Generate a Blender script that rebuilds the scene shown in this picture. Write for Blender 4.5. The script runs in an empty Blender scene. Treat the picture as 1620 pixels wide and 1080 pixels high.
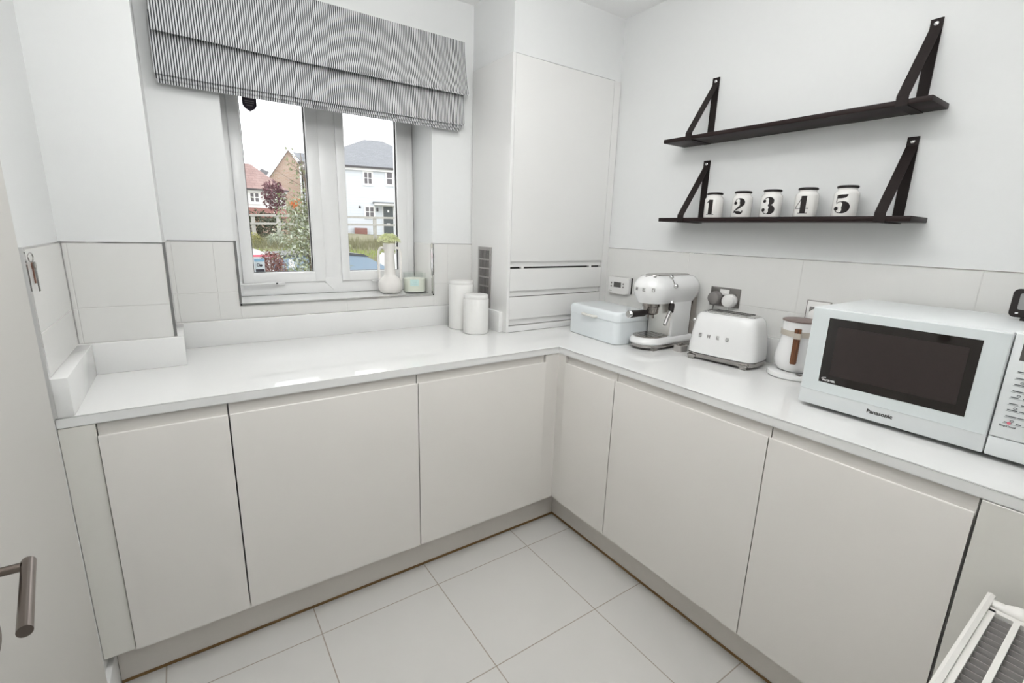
import bpy, bmesh, math, random
from mathutils import Vector, Matrix
random.seed(7)
PI = math.pi
scene = bpy.context.scene
COL = scene.collection

# ------------------------------------------------------------------ materials
def new_mat(name):
    m = bpy.data.materials.new(name); m.use_nodes = True
    nt = m.node_tree; b = nt.nodes['Principled BSDF']
    return m, nt, b

def mat(name, col, rough=0.5, metal=0.0, noise=0.03, nscale=40.0, bump=0.0, bscale=200.0, coat=0.0, spec=0.5, emit=None):
    m, nt, b = new_mat(name)
    b.inputs['Roughness'].default_value = rough
    b.inputs['Metallic'].default_value = metal
    b.inputs['Specular IOR Level'].default_value = spec
    if coat: b.inputs['Coat Weight'].default_value = coat; b.inputs['Coat Roughness'].default_value = 0.05
    tc = nt.nodes.new('ShaderNodeTexCoord')
    n = nt.nodes.new('ShaderNodeTexNoise'); n.inputs['Scale'].default_value = nscale; n.inputs['Detail'].default_value = 3
    nt.links.new(tc.outputs['Object'], n.inputs['Vector'])
    r = nt.nodes.new('ShaderNodeMixRGB'); r.blend_type = 'MIX'
    c = col
    r.inputs[1].default_value = (c[0]*(1-noise), c[1]*(1-noise), c[2]*(1-noise), 1)
    r.inputs[2].default_value = (min(1, c[0]*(1+noise)), min(1, c[1]*(1+noise)), min(1, c[2]*(1+noise)), 1)
    nt.links.new(n.outputs['Fac'], r.inputs[0]); nt.links.new(r.outputs[0], b.inputs['Base Color'])
    if bump:
        n2 = nt.nodes.new('ShaderNodeTexNoise'); n2.inputs['Scale'].default_value = bscale
        nt.links.new(tc.outputs['Object'], n2.inputs['Vector'])
        bp = nt.nodes.new('ShaderNodeBump'); bp.inputs['Strength'].default_value = bump; bp.inputs['Distance'].default_value = 0.002
        nt.links.new(n2.outputs['Fac'], bp.inputs['Height']); nt.links.new(bp.outputs[0], b.inputs['Normal'])
    if emit:
        b.inputs['Emission Color'].default_value = (*emit[:3], 1); b.inputs['Emission Strength'].default_value = emit[3]
    return m

M = {}
M['wall'] = mat('wall_paint', (.77,.778,.773), .65, noise=.01, bump=.05, bscale=300)
M['ceil'] = mat('ceiling_paint', (.92,.92,.915), .8, noise=.01)
M['tile'] = mat('wall_tile', (.75,.745,.725), .1, noise=.01)
M['grout'] = mat('grout', (.70,.69,.67), .8)
M['door'] = mat('gloss_white', (.745,.72,.685), .13, noise=.006, nscale=8)
M['cupboard'] = mat('gloss_white_lit', (.79,.785,.77), .13, noise=.006, nscale=8)  # base door gloss made whiter, painting in the brighter light on the cupboard
M['scoop'] = mat('cream_edge', (.73,.715,.67), .25, noise=.01)
M['carc'] = mat('carcass', (.55,.54,.52), .5)
M['quartz'] = mat('quartz', (.80,.80,.79), .045, noise=.01, nscale=120)
M['gap'] = mat('shadow_black', (.02,.018,.016), .7)
M['plinth'] = mat('plinth_white', (.72,.685,.64), .4, noise=.02)
M['seal'] = mat('brown_seal', (.20,.11,.035), .45, noise=.25, nscale=25)
M['upvc'] = mat('upvc', (.82,.82,.815), .28, noise=.005)
M['gasket'] = mat('gasket', (.03,.03,.03), .6)
M['chrome'] = mat('chrome', (.66,.655,.65), .10, 1.0, noise=.02)
M['steel'] = mat('brushed_steel', (.40,.385,.37), .22, 1.0, noise=.08)
M['satin'] = mat('satin_steel', (.86,.84,.80), .33, 1.0, noise=.02)
M['basesteel'] = mat('polished_base_steel', (.37,.35,.34), .14, 1.0, noise=.1, nscale=15)
M['plate'] = mat('socket_steel', (.27,.255,.245), .3, 1.0, noise=.08)
M['darkchrome'] = mat('dark_chrome', (.35,.32,.30), .18, 1.0, noise=.1)
M['nickel'] = mat('satin_nickel', (.22,.185,.165), .25, 1.0, noise=.05)
M['black'] = mat('matt_black', (.015,.011,.0105), .5, noise=.15, nscale=30, spec=.3)
M['blackwood'] = mat('black_stained_wood', (.017,.009,.0085), .5, noise=.3, nscale=18, spec=.22)
M['leather'] = mat('black_leather', (.015,.0095,.009), .6, noise=.2, nscale=60, bump=.2, bscale=400, spec=.25)
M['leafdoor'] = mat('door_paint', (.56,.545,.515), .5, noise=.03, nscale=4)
M['enamel'] = mat('white_enamel', (.82,.82,.815), .12, noise=.005, coat=.4)
M['enamel_cool'] = mat('cool_white_enamel', (.775,.815,.835), .16, noise=.006, coat=.3)
M['mwwhite'] = mat('microwave_white', (.74,.765,.77), .3, noise=.005)
M['mwglass'] = mat('white_glass', (.70,.745,.75), .06, noise=.004, coat=.6)
M['blackglass'] = mat('black_glass', (.012,.009,.008), .05, noise=.05, coat=.5)
M['mesh'] = mat('oven_mesh', (.035,.027,.026), .2, noise=.05)
M['plastic'] = mat('white_plastic', (.80,.79,.775), .4, noise=.008)
M['greyplug'] = mat('grey_plastic', (.22,.205,.20), .5, noise=.05)
M['greyblock'] = mat('light_grey_plastic', (.42,.40,.385), .4, noise=.05)
M['ceramic'] = mat('cream_ceramic', (.80,.775,.745), .42, noise=.03, nscale=60, bump=.1)
M['canister'] = mat('matt_white_canister', (.76,.755,.735), .55, noise=.01)
M['jar'] = mat('jar_glaze', (.80,.785,.76), .14, noise=.01)
M['wax'] = mat('wax', (.86,.85,.77), .5, noise=.02)
M['teal'] = mat('pale_teal_label', (.60,.78,.75), .6, noise=.04)
M['teald'] = mat('teal_line', (.38,.56,.56), .6)
M['wood'] = None
M['beige'] = mat('beige_band', (.50,.455,.39), .45, noise=.05)
M['lidbrown'] = mat('brown_lid', (.20,.145,.13), .4, noise=.1)
M['screen'] = mat('lcd_screen', (.10,.095,.09), .15, noise=.05)
M['screen2'] = mat('grey_screen', (.28,.28,.28), .12, noise=.05)
M['vent'] = mat('vent_grey', (.40,.385,.375), .4, .6, noise=.05)
M['radwhite'] = mat('radiator_white', (.80,.78,.745), .3, noise=.01)
M['radfin'] = mat('radiator_fin', (.25,.235,.23), .5, noise=.05)
M['red'] = mat('red_mark', (.75,.16,.22), .5)
M['printgrey'] = mat('grey_print', (.11,.12,.125), .6)
M['silverprint'] = mat('silver_print', (.34,.33,.32), .3, .5)
M['whiteprint'] = mat('white_print', (.85,.85,.85), .5)
M['bluesticker'] = mat('blue_sticker', (.28,.52,.72), .5)
M['stickerwhite'] = mat('sticker_white', (.78,.86,.90), .5)
M['stickerdark'] = mat('sticker_dark', (.05,.045,.06), .4)
M['purpleblack'] = mat('shield_dark', (.035,.025,.04), .35)
M['copper'] = mat('copper_key', (.35,.17,.12), .35, 1.0)

def wood_mat():
    m, nt, b = new_mat('walnut_wood'); b.inputs['Roughness'].default_value = .45
    tc = nt.nodes.new('ShaderNodeTexCoord'); mp = nt.nodes.new('ShaderNodeMapping'); mp.inputs['Scale'].default_value = (60, 60, 6)
    n = nt.nodes.new('ShaderNodeTexNoise'); n.inputs['Scale'].default_value = 3; n.inputs['Detail'].default_value = 6
    r = nt.nodes.new('ShaderNodeValToRGB'); r.color_ramp.elements[0].color = (.07,.025,.01,1); r.color_ramp.elements[1].color = (.26,.10,.04,1)
    r.color_ramp.elements[0].position = .3; r.color_ramp.elements[1].position = .75
    nt.links.new(tc.outputs['Object'], mp.inputs[0]); nt.links.new(mp.outputs[0], n.inputs[0]); nt.links.new(n.outputs['Fac'], r.inputs[0]); nt.links.new(r.outputs[0], b.inputs['Base Color'])
    return m
M['wood'] = wood_mat()

def glass_mat(name, tint=(1,1,1), refl=.06):
    m = bpy.data.materials.new(name); m.use_nodes = True; nt = m.node_tree
    nt.nodes.remove(nt.nodes['Principled BSDF']); out = nt.nodes['Material Output']
    t = nt.nodes.new('ShaderNodeBsdfTransparent'); t.inputs[0].default_value = (*tint, 1)
    g = nt.nodes.new('ShaderNodeBsdfGlossy'); g.inputs['Roughness'].default_value = .01
    lw = nt.nodes.new('ShaderNodeLayerWeight'); lw.inputs[0].default_value = .5
    pw = nt.nodes.new('ShaderNodeMath'); pw.operation = 'POWER'; nt.links.new(lw.outputs['Facing'], pw.inputs[0]); pw.inputs[1].default_value = 4.0
    ad = nt.nodes.new('ShaderNodeMath'); ad.operation = 'MULTIPLY_ADD'; nt.links.new(pw.outputs[0], ad.inputs[0]); ad.inputs[1].default_value = .5; ad.inputs[2].default_value = .025
    mx = nt.nodes.new('ShaderNodeMixShader'); nt.links.new(ad.outputs[0], mx.inputs[0]); nt.links.new(t.outputs[0], mx.inputs[1]); nt.links.new(g.outputs[0], mx.inputs[2])
    nt.links.new(mx.outputs[0], out.inputs[0])
    return m
M['glass'] = glass_mat('window_glass')
M['tumbler'] = glass_mat('tumbler_glass', (.97,.985,.975))

def math_node(nt, op, a, b=None):
    n = nt.nodes.new('ShaderNodeMath'); n.operation = op
    for i, v in enumerate((a, b)):
        if v is None: continue
        if isinstance(v, (int, float)): n.inputs[i].default_value = v
        else: nt.links.new(v, n.inputs[i])
    return n.outputs[0]

def petal_mat(name, col):
    m, nt, b = new_mat(name); b.inputs['Roughness'].default_value = .7
    tc = nt.nodes.new('ShaderNodeTexCoord'); n = nt.nodes.new('ShaderNodeTexNoise'); n.inputs['Scale'].default_value = 70
    nt.links.new(tc.outputs['Object'], n.inputs[0])
    r = nt.nodes.new('ShaderNodeMixRGB'); r.inputs[1].default_value = (col[0]*.85, col[1]*.9, col[2]*.7, 1); r.inputs[2].default_value = (*col, 1); nt.links.new(n.outputs['Fac'], r.inputs[0])
    nt.links.new(r.outputs[0], b.inputs['Base Color'])
    t = nt.nodes.new('ShaderNodeBsdfTranslucent'); nt.links.new(r.outputs[0], t.inputs[0])
    mx = nt.nodes.new('ShaderNodeMixShader'); mx.inputs[0].default_value = .55
    nt.links.new(b.outputs[0], mx.inputs[1]); nt.links.new(t.outputs[0], mx.inputs[2]); nt.links.new(mx.outputs[0], nt.nodes['Material Output'].inputs[0])
    return m
M['flower'] = petal_mat('pale_green_petals', (.92,.93,.72))

def floor_mat():
    m, nt, b = new_mat('floor_tile'); b.inputs['Roughness'].default_value = .33
    tc = nt.nodes.new('ShaderNodeTexCoord'); sx = nt.nodes.new('ShaderNodeSeparateXYZ'); nt.links.new(tc.outputs['Object'], sx.inputs[0])
    def dist(o, off, w):
        a = math_node(nt, 'DIVIDE', math_node(nt, 'SUBTRACT', o, off), w)
        f = math_node(nt, 'FRACT', math_node(nt, 'ADD', a, 0.5))
        return math_node(nt, 'MULTIPLY', math_node(nt, 'ABSOLUTE', math_node(nt, 'SUBTRACT', f, .5)), w)
    d = math_node(nt, 'MINIMUM', dist(sx.outputs[0], -1.5239, .4453), dist(sx.outputs[1], -.0702, .4369))
    k = math_node(nt, 'LESS_THAN', d, .0019)
    n = nt.nodes.new('ShaderNodeTexNoise'); n.inputs['Scale'].default_value = 6; nt.links.new(tc.outputs['Object'], n.inputs[0])
    r = nt.nodes.new('ShaderNodeMixRGB'); r.inputs[1].default_value = (.605,.592,.568,1); r.inputs[2].default_value = (.635,.622,.60,1); nt.links.new(n.outputs['Fac'], r.inputs[0])
    mx = nt.nodes.new('ShaderNodeMixRGB'); nt.links.new(k, mx.inputs[0]); nt.links.new(r.outputs[0], mx.inputs[1]); mx.inputs[2].default_value = (.36,.315,.27,1)
    nt.links.new(mx.outputs[0], b.inputs['Base Color'])
    bp = nt.nodes.new('ShaderNodeBump'); bp.invert = True; bp.inputs['Strength'].default_value = .5; bp.inputs['Distance'].default_value = .002
    nt.links.new(k, bp.inputs['Height']); nt.links.new(bp.outputs[0], b.inputs['Normal'])
    return m
M['floor'] = floor_mat()

def stripe_mat():
    m, nt, b = new_mat('ticking_stripe'); b.inputs['Roughness'].default_value = .85
    tc = nt.nodes.new('ShaderNodeTexCoord'); sx = nt.nodes.new('ShaderNodeSeparateXYZ'); nt.links.new(tc.outputs['Object'], sx.inputs[0])
    f = math_node(nt, 'FRACT', math_node(nt, 'DIVIDE', math_node(nt, 'ADD', sx.outputs[0], 10.0), .0080))
    tri = math_node(nt, 'ABSOLUTE', math_node(nt, 'SUBTRACT', f, .5))
    r = nt.nodes.new('ShaderNodeValToRGB'); r.color_ramp.elements[0].position = .19; r.color_ramp.elements[0].color = (.045,.048,.055,1)
    r.color_ramp.elements[1].position = .29; r.color_ramp.elements[1].color = (.72,.73,.74,1)
    nt.links.new(tri, r.inputs[0]); nt.links.new(r.outputs[0], b.inputs['Base Color'])
    w = nt.nodes.new('ShaderNodeTexNoise'); w.inputs['Scale'].default_value = 500; nt.links.new(tc.outputs['Object'], w.inputs[0])
    bp = nt.nodes.new('ShaderNodeBump'); bp.inputs['Strength'].default_value = .15; bp.inputs['Distance'].default_value = .001
    nt.links.new(w.outputs['Fac'], bp.inputs['Height']); nt.links.new(bp.outputs[0], b.inputs['Normal'])
    return m
M['stripe'] = stripe_mat()

def course_mat(name, c1, c2, cm, bw, bh, mortar=.012, rough=.8, axis='XZ'):
    m, nt, b = new_mat(name); b.inputs['Roughness'].default_value = rough
    tc = nt.nodes.new('ShaderNodeTexCoord'); sx = nt.nodes.new('ShaderNodeSeparateXYZ'); nt.links.new(tc.outputs['Object'], sx.inputs[0])
    cb = nt.nodes.new('ShaderNodeCombineXYZ')
    nt.links.new(sx.outputs[0], cb.inputs[0]); nt.links.new(sx.outputs[2 if axis == 'XZ' else 1], cb.inputs[1])
    t = nt.nodes.new('ShaderNodeTexBrick'); t.inputs['Scale'].default_value = 1; t.inputs['Brick Width'].default_value = bw; t.inputs['Row Height'].default_value = bh
    t.inputs['Mortar Size'].default_value = mortar; t.inputs['Color1'].default_value = (*c1,1); t.inputs['Color2'].default_value = (*c2,1); t.inputs['Mortar'].default_value = (*cm,1)
    nt.links.new(cb.outputs[0], t.inputs[0]); nt.links.new(t.outputs[0], b.inputs['Base Color'])
    return m
M['brick'] = course_mat('buff_brick', (.45,.31,.23), (.50,.36,.275), (.50,.43,.37), .24, .085)
M['slate'] = course_mat('grey_slate', (.21,.22,.24), (.24,.25,.27), (.19,.20,.21), .26, .12)
M['redtile'] = course_mat('red_roof_tile', (.27,.175,.16), (.32,.215,.195), (.22,.14,.13), .3, .14)
M['clap'] = course_mat('white_weatherboard', (.67,.715,.765), (.68,.725,.775), (.58,.63,.68), 8, .17, .008, .6)
M['render'] = mat('white_render', (.80,.80,.80), .7)
M['redhang'] = course_mat('red_hung_tile', (.27,.13,.11), (.31,.16,.135), (.22,.1,.09), .3, .1)
M['housewhite'] = mat('white_house_trim', (.86,.87,.88), .5)
M['housepane'] = mat('dark_house_pane', (.12,.11,.12), .1)
M['frontdoor'] = mat('green_grey_door', (.075,.09,.095), .4)
M['gutter'] = mat('dark_gutter', (.06,.055,.06), .5)
M['fence'] = mat('weathered_wood', (.40,.39,.36), .9, noise=.2, nscale=10)
M['bark'] = mat('bark', (.16,.12,.09), .9, noise=.3, nscale=20)
M['leafA'] = mat('olive_leaf', (.20,.23,.11), .55, noise=.55, nscale=14)
M['leafB'] = mat('pale_variegated_leaf', (.42,.46,.36), .5, noise=.35, nscale=14)
M['leafP'] = mat('purple_leaf', (.16,.055,.075), .6, noise=.4, nscale=9)
M['leafO'] = mat('orange_leaf', (.75,.24,.06), .6, noise=.3, nscale=9)
M['leafR'] = mat('russet_leaf', (.17,.06,.045), .6, noise=.5, nscale=20)
M['leafH'] = mat('dark_hedge_leaf', (.06,.075,.04), .6, noise=.4, nscale=9)
M['leafY'] = mat('yellow_green_leaf', (.34,.33,.12), .6, noise=.4, nscale=9)
M['petal'] = mat('white_petal', (.85,.84,.83), .6)
M['ground'] = mat('verge_soil', (.20,.19,.12), .95, noise=.35, nscale=2)
M['road'] = mat('tarmac', (.20,.20,.205), .9, noise=.15, nscale=6)
M['grassA'] = mat('bright_grass', (.30,.37,.10), .8, noise=.3, nscale=5)
M['grassB'] = mat('dry_grass', (.22,.215,.12), .85, noise=.35, nscale=4)
M['carwhite'] = mat('white_car_paint', (.85,.86,.87), .2, coat=.6)
M['carglass'] = mat('car_glass', (.16,.23,.30), .06, coat=.5)
M['cardark'] = mat('car_dark_trim', (.04,.045,.05), .3)
M['rubber'] = mat('tyre', (.02,.02,.02), .8)

# ------------------------------------------------------------------ mesh helpers
def box(bm, x0, x1, y0, y1, z0, z1, bev=0.0, seg=2, mi=0):
    if x0 > x1: x0, x1 = x1, x0
    if y0 > y1: y0, y1 = y1, y0
    if z0 > z1: z0, z1 = z1, z0
    v = [bm.verts.new(p) for p in ((x0,y0,z0),(x1,y0,z0),(x1,y1,z0),(x0,y1,z0),(x0,y0,z1),(x1,y0,z1),(x1,y1,z1),(x0,y1,z1))]
    fs = [bm.faces.new([v[i] for i in q]) for q in ((3,2,1,0),(4,5,6,7),(0,1,5,4),(1,2,6,5),(2,3,7,6),(3,0,4,7))]
    for f in fs: f.material_index = mi
    if bev:
        es = {e for f in fs for e in f.edges}
        r = bmesh.ops.bevel(bm, geom=list(es), offset=bev, segments=seg, affect='EDGES', profile=.5)
        for f in r['faces']: f.material_index = mi
        return None
    return v

def prism(bm, poly, fn, a, b, mi=0):
    """poly: list of (u,v); fn(u,v,t)->xyz; extruded from t=a to t=b"""
    A = [bm.verts.new(fn(u, v, a)) for u, v in poly]; B = [bm.verts.new(fn(u, v, b)) for u, v in poly]
    n = len(poly); fs = []
    for i in range(n):
        j = (i+1) % n; fs.append(bm.faces.new((A[i], A[j], B[j], B[i])))
    fs.append(bm.faces.new(A[::-1])); fs.append(bm.faces.new(B))
    for f in fs: f.material_index = mi
    return fs

def lathe(bm, prof, n=40, cx=0, cy=0, mi=0):
    """prof list of (r,z); r==0 makes a pole"""
    rings = []
    for r, z in prof:
        if r <= 1e-6: rings.append([bm.verts.new((cx, cy, z))])
        else: rings.append([bm.verts.new((cx+r*math.cos(2*PI*i/n), cy+r*math.sin(2*PI*i/n), z)) for i in range(n)])
    for a, b in zip(rings, rings[1:]):
        if len(a) == 1 and len(b) == 1: continue
        for i in range(n):
            j = (i+1) % n
            if len(a) == 1: f = bm.faces.new((a[0], b[j], b[i]))
            elif len(b) == 1: f = bm.faces.new((a[i], a[j], b[0]))
            else: f = bm.faces.new((a[i], a[j], b[j], b[i]))
            f.material_index = mi

def tube(bm, pts, r, n=12, closed=False, mi=0, flat=1.0):
    pts = [Vector(p) for p in pts]; m = len(pts)
    rs = r if isinstance(r, (list, tuple)) else [r]*m
    rings = []; up = None
    for i in range(m):
        if closed: d = pts[(i+1) % m]-pts[i-1]
        else: d = pts[min(i+1, m-1)]-pts[max(i-1, 0)]
        d.normalize()
        if up is None:
            up = Vector((0,0,1)) if abs(d.z) < .9 else Vector((1,0,0))
        s = d.cross(up); s.normalize(); up = s.cross(d); up.normalize()
        rings.append([bm.verts.new(pts[i]+s*(rs[i]*math.cos(2*PI*k/n))+up*(rs[i]*flat*math.sin(2*PI*k/n))) for k in range(n)])
    R = rings+[rings[0]] if closed else rings
    for a, b in zip(R, R[1:]):
        for k in range(n):
            f = bm.faces.new((a[k], a[(k+1) % n], b[(k+1) % n], b[k])); f.material_index = mi
    if not closed:
        bm.faces.new(rings[0][::-1]).material_index = mi; bm.faces.new(rings[-1]).material_index = mi

def sphere(bm, c, r, u=16, v=10, sc=(1,1,1)):
    bmesh.ops.create_uvsphere(bm, u_segments=u, v_segments=v, radius=r, matrix=Matrix.Translation(c) @ Matrix.Diagonal((*sc, 1)))

def superell(a, b, p=4.0, n=48):
    out = []
    for i in range(n):
        t = 2*PI*i/n; c, s = math.cos(t), math.sin(t)
        out.append((a*math.copysign(abs(c)**(2/p), c), b*math.copysign(abs(s)**(2/p), s)))
    return out

def rrect(x0, x1, y0, y1, r, n=6):
    out = []
    for cx, cy, a0 in ((x1-r, y1-r, 0), (x0+r, y1-r, 90), (x0+r, y0+r, 180), (x1-r, y0+r, 270)):
        for k in range(n+1):
            a = math.radians(a0+90*k/n); out.append((cx+r*math.cos(a), cy+r*math.sin(a)))
    return out

def loft(bm, rings, cap0=True, cap1=True, mi=0):
    R = [[bm.verts.new(p) for p in ring] for ring in rings]
    n = len(R[0])
    for a, b in zip(R, R[1:]):
        for k in range(n):
            bm.faces.new((a[k], a[(k+1) % n], b[(k+1) % n], b[k])).material_index = mi
    if cap0: bm.faces.new(R[0][::-1]).material_index = mi
    if cap1: bm.faces.new(R[-1]).material_index = mi

def BM(): return bmesh.new()

def obj(name, bm, m, parent=None, loc=None, rot=None, smooth=True, ang=.6):
    if m is None: m = []
    mats = m if isinstance(m, (list, tuple)) else [m]
    bmesh.ops.recalc_face_normals(bm, faces=bm.faces)
    me = bpy.data.meshes.new(name); bm.to_mesh(me); bm.free()
    for x in mats: me.materials.append(x)
    if smooth:
        me.polygons.foreach_set('use_smooth', [True]*len(me.polygons)); me.set_sharp_from_angle(angle=ang)
    o = bpy.data.objects.new(name, me); COL.objects.link(o)
    if parent: o.parent = parent
    if loc: o.location = loc
    if rot: o.rotation_euler = rot
    return o

def tag(o, label, cat, group=None, kind=None):
    o['label'] = label; o['category'] = cat
    if group: o['group'] = group
    if kind: o['kind'] = kind
    return o

def thing(name, label, cat, loc=(0,0,0), rotz=0.0, group=None):
    o = bpy.data.objects.new(name, None); o.empty_display_size = .05; COL.objects.link(o)
    o.location = loc; o.rotation_euler = (0,0,rotz)
    return tag(o, label, cat, group)

def struct(name, bm, m, label=None, cat=None, smooth=False):
    o = obj(name, bm, m, smooth=smooth); o['kind'] = 'structure'
    if label: o['label'] = label
    if cat: o['category'] = cat
    return o

def one_box(*a, **k):
    bm = BM(); box(bm, *a, **k); return bm

def text_bm(body, size, bold=0.0, spacing=1.0, depth=.0004, align='CENTER'):
    cu = bpy.data.curves.new('t', 'FONT'); cu.body = body; cu.size = size; cu.align_x = align; cu.align_y = 'CENTER'
    cu.offset = bold; cu.extrude = depth; cu.space_character = spacing; cu.resolution_u = 3
    to = bpy.data.objects.new('t', cu); COL.objects.link(to)
    bpy.context.view_layer.update()
    me = bpy.data.meshes.new_from_object(to.evaluated_get(bpy.context.evaluated_depsgraph_get()))
    bpy.data.objects.remove(to); bpy.data.curves.remove(cu)
    bm = BM(); bm.from_mesh(me); bpy.data.meshes.remove(me)
    return bm

def block_letter(ch, h, depth=.0006):
    # squared capitals drawn with bars; (u,v) centred
    w = .86*h; t = .20*h; bm = BM(); x0, x1, z0, z1 = -w/2, w/2, -h/2, h/2
    def bar(a, b, c, d): box(bm, a, b, c, d, 0, depth)
    if ch in 'SEG':
        bar(x0, x1, z1-t, z1); bar(x0, x1, z0, z0+t)
    if ch == 'S': bar(x0, x1, -t/2, t/2); bar(x0, x0+t, t/2, z1-t); bar(x1-t, x1, z0+t, -t/2)
    if ch == 'E': bar(x0, x0+t, z0+t, z1-t); bar(x0+t, x1-.1*w, -t/2, t/2)
    if ch == 'G': bar(x0, x0+t, z0+t, z1-t); bar(x1-t, x1, z0+t, .08*h); bar(.05*w, x1-t, -.10*h, .08*h)
    if ch == 'M':
        bar(x0, x0+t, z0, z1); bar(x1-t, x1, z0, z1)
        for sg in (-1, 1):
            prism(bm, [(sg*(w/2-t), z1), (sg*(w/2-t), z1-.34*h), (0, z0+.10*h), (0, z0+.44*h)], lambda u, v, q: (u, v, q), 0, depth)
    return bm

def remap(bm, fn):
    for v in bm.verts: v.co = Vector(fn(v.co.x, v.co.y, v.co.z))
    return bm

# ------------------------------------------------------------------ key dimensions (metres)
XL, XR = -1.652, .620        # painted walls
YB = .700                    # window wall (paint)
YP, XP = .428, -1.396        # front / side of boxed pier
XH, YH = -.056, .340         # boiler housing side / front
YN = -1.578                  # wall behind the radiator
ZC = 2.452
WT, WB = .900, .871          # worktop top / bottom
UPT = 1.003; TT = 1.320
X0 = -1.643

# ------------------------------------------------------------------ room shell
struct('floor', one_box(-3.0, .80, -3.6, .95, -.08, 0), M['floor'], 'pale grey square tiled floor', 'floor')
struct('ceiling', one_box(-3.0, .80, -3.6, 1.02, ZC, ZC+.08), M['ceil'], 'plain white ceiling', 'ceiling')
struct('wall_left', one_box(XL-.12, XL, YN-.12, .70, 0, ZC), M['wall'], 'white left wall', 'wall')
struct('wall_pier', one_box(XL, XP, YP, 1.0, 0, ZC), M['wall'], 'white boxed out pier left of the window', 'wall')
WX0, WX1, WZ0, WZ1 = -1.166, -.284, 1.0635, 2.06
bm = BM()
box(bm, XP, WX0, YB, 1.0, 0, ZC); box(bm, WX1, .80, YB, 1.0, 0, ZC)
box(bm, WX0, WX1, YB, 1.0, 0, WZ0-.004); box(bm, WX0, WX1, YB, 1.0, WZ1, ZC)
struct('wall_back', bm, M['wall'], 'white wall around the window', 'wall')
struct('wall_right', one_box(XR, XR+.12, YN-.12, 1.0, 0, ZC), M['wall'], 'white right wall behind the shelves', 'wall')
struct('wall_housing', one_box(XH+.002, XR, YH+.006, YB, 2.162, ZC), M['wall'], 'white boxing above the boiler cupboard', 'wall')
bm = BM(); box(bm, -.72, XR+.12, YN-.12, YN, 0, ZC); box(bm, XL-.12, -.72, YN-.12, YN, 2.06, ZC)
struct('wall_near', bm, M['wall'], 'white wall behind the radiator', 'wall')
bm = BM(); box(bm, -3.0, -2.9, -3.6, YN-.12, 0, ZC); box(bm, -3.0, XL-.12, YN-.14, YN-.02, 0, ZC); box(bm, .70, .80, -3.6, YN-.12, 0, ZC); box(bm, -3.0, .8, -3.7, -3.6, 0, ZC)
struct('wall_hall', bm, M['wall'], 'white hall walls', 'wall')
# skirting on the left wall (bullnose)
bm = BM()
pf = [(0,0), (.016,0), (.016,.105), (.013,.116), (.006,.120), (0,.120)]
prism(bm, pf, lambda u, v, t: (XL+u, t, v), YN, .072)
struct('baseboard_left', bm, M['upvc'], 'white bullnose skirting on left wall', 'skirting', smooth=True)

# tiled splashbacks : each a panel of separate tiles on a grout bed
def tile_panel(name, us, vs, fn, label, skip=None):
    bm = BM(); g = .0011
    for i in range(len(us)-1):
        for j in range(len(vs)-1):
            if skip and skip(.5*(us[i]+us[i+1]), .5*(vs[j]+vs[j+1])): continue
            u0, u1, v0, v1 = us[i]+g, us[i+1]-g, vs[j]+g, vs[j+1]-g
            if abs(u1-u0) < .002: continue
            b2 = BM(); box(b2, u0, u1, 0, .006, v0, v1, bev=.0009, seg=1)
            for v in b2.verts: v.co = Vector(fn(v.co.x, v.co.z, v.co.y))
            tmp = bpy.data.meshes.new('t'); b2.to_mesh(tmp); b2.free(); bm.from_mesh(tmp); bpy.data.meshes.remove(tmp)
            b3 = BM(); box(b3, u0-g, u1+g, 0, .0048, v0-g, v1+g, mi=1)
            for v in b3.verts: v.co = Vector(fn(v.co.x, v.co.z, v.co.y))
            tmp = bpy.data.meshes.new('t'); b3.to_mesh(tmp); b3.free(); bm.from_mesh(tmp); bpy.data.meshes.remove(tmp)
    o = struct(name, bm, [M['tile'], M['grout']], label, 'tiles', smooth=True)
    return o
VS = [UPT, 1.1165, TT]
tile_panel('trim_1', [.004, .420], VS, lambda u, v, d: (XL+d, u, v), 'white glossy tiles on the left wall')
tile_panel('trim_2', [XL+.006, -1.634, XP+.004], VS, lambda u, v, d: (u, YP-d, v), 'white glossy tiles on the pier')
tile_panel('trim_3', [XP, XP+.018, -1.243, WX0], VS, lambda u, v, d: (u, YB-d, v), 'white glossy tiles left of the window')
tile_panel('trim_12', [WX0, -.730, WX1], [UPT, WZ0], lambda u, v, d: (u, YB-d, v), 'strip of white tiles below the window sill')
tile_panel('trim_13', [WX1, -.2025, XH], VS, lambda u, v, d: (u, YB-d, v), 'white glossy tiles right of the window')
tile_panel('trim_4', [YP, YB-.006], VS, lambda u, v, d: (XP+d, u, v), 'white tiles on the narrow pier return')
tile_panel('trim_5', [YN, -1.1897, -.6852, -.1815, YH], [UPT, 1.115, TT], lambda u, v, d: (XR-d, u, v), 'white glossy tiles on the right wall')
tile_panel('trim_6', [YB+.012, .925], [WZ0, TT], lambda u, v, d: (WX1-d, u, v), 'white tile on the right window reveal')
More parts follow.
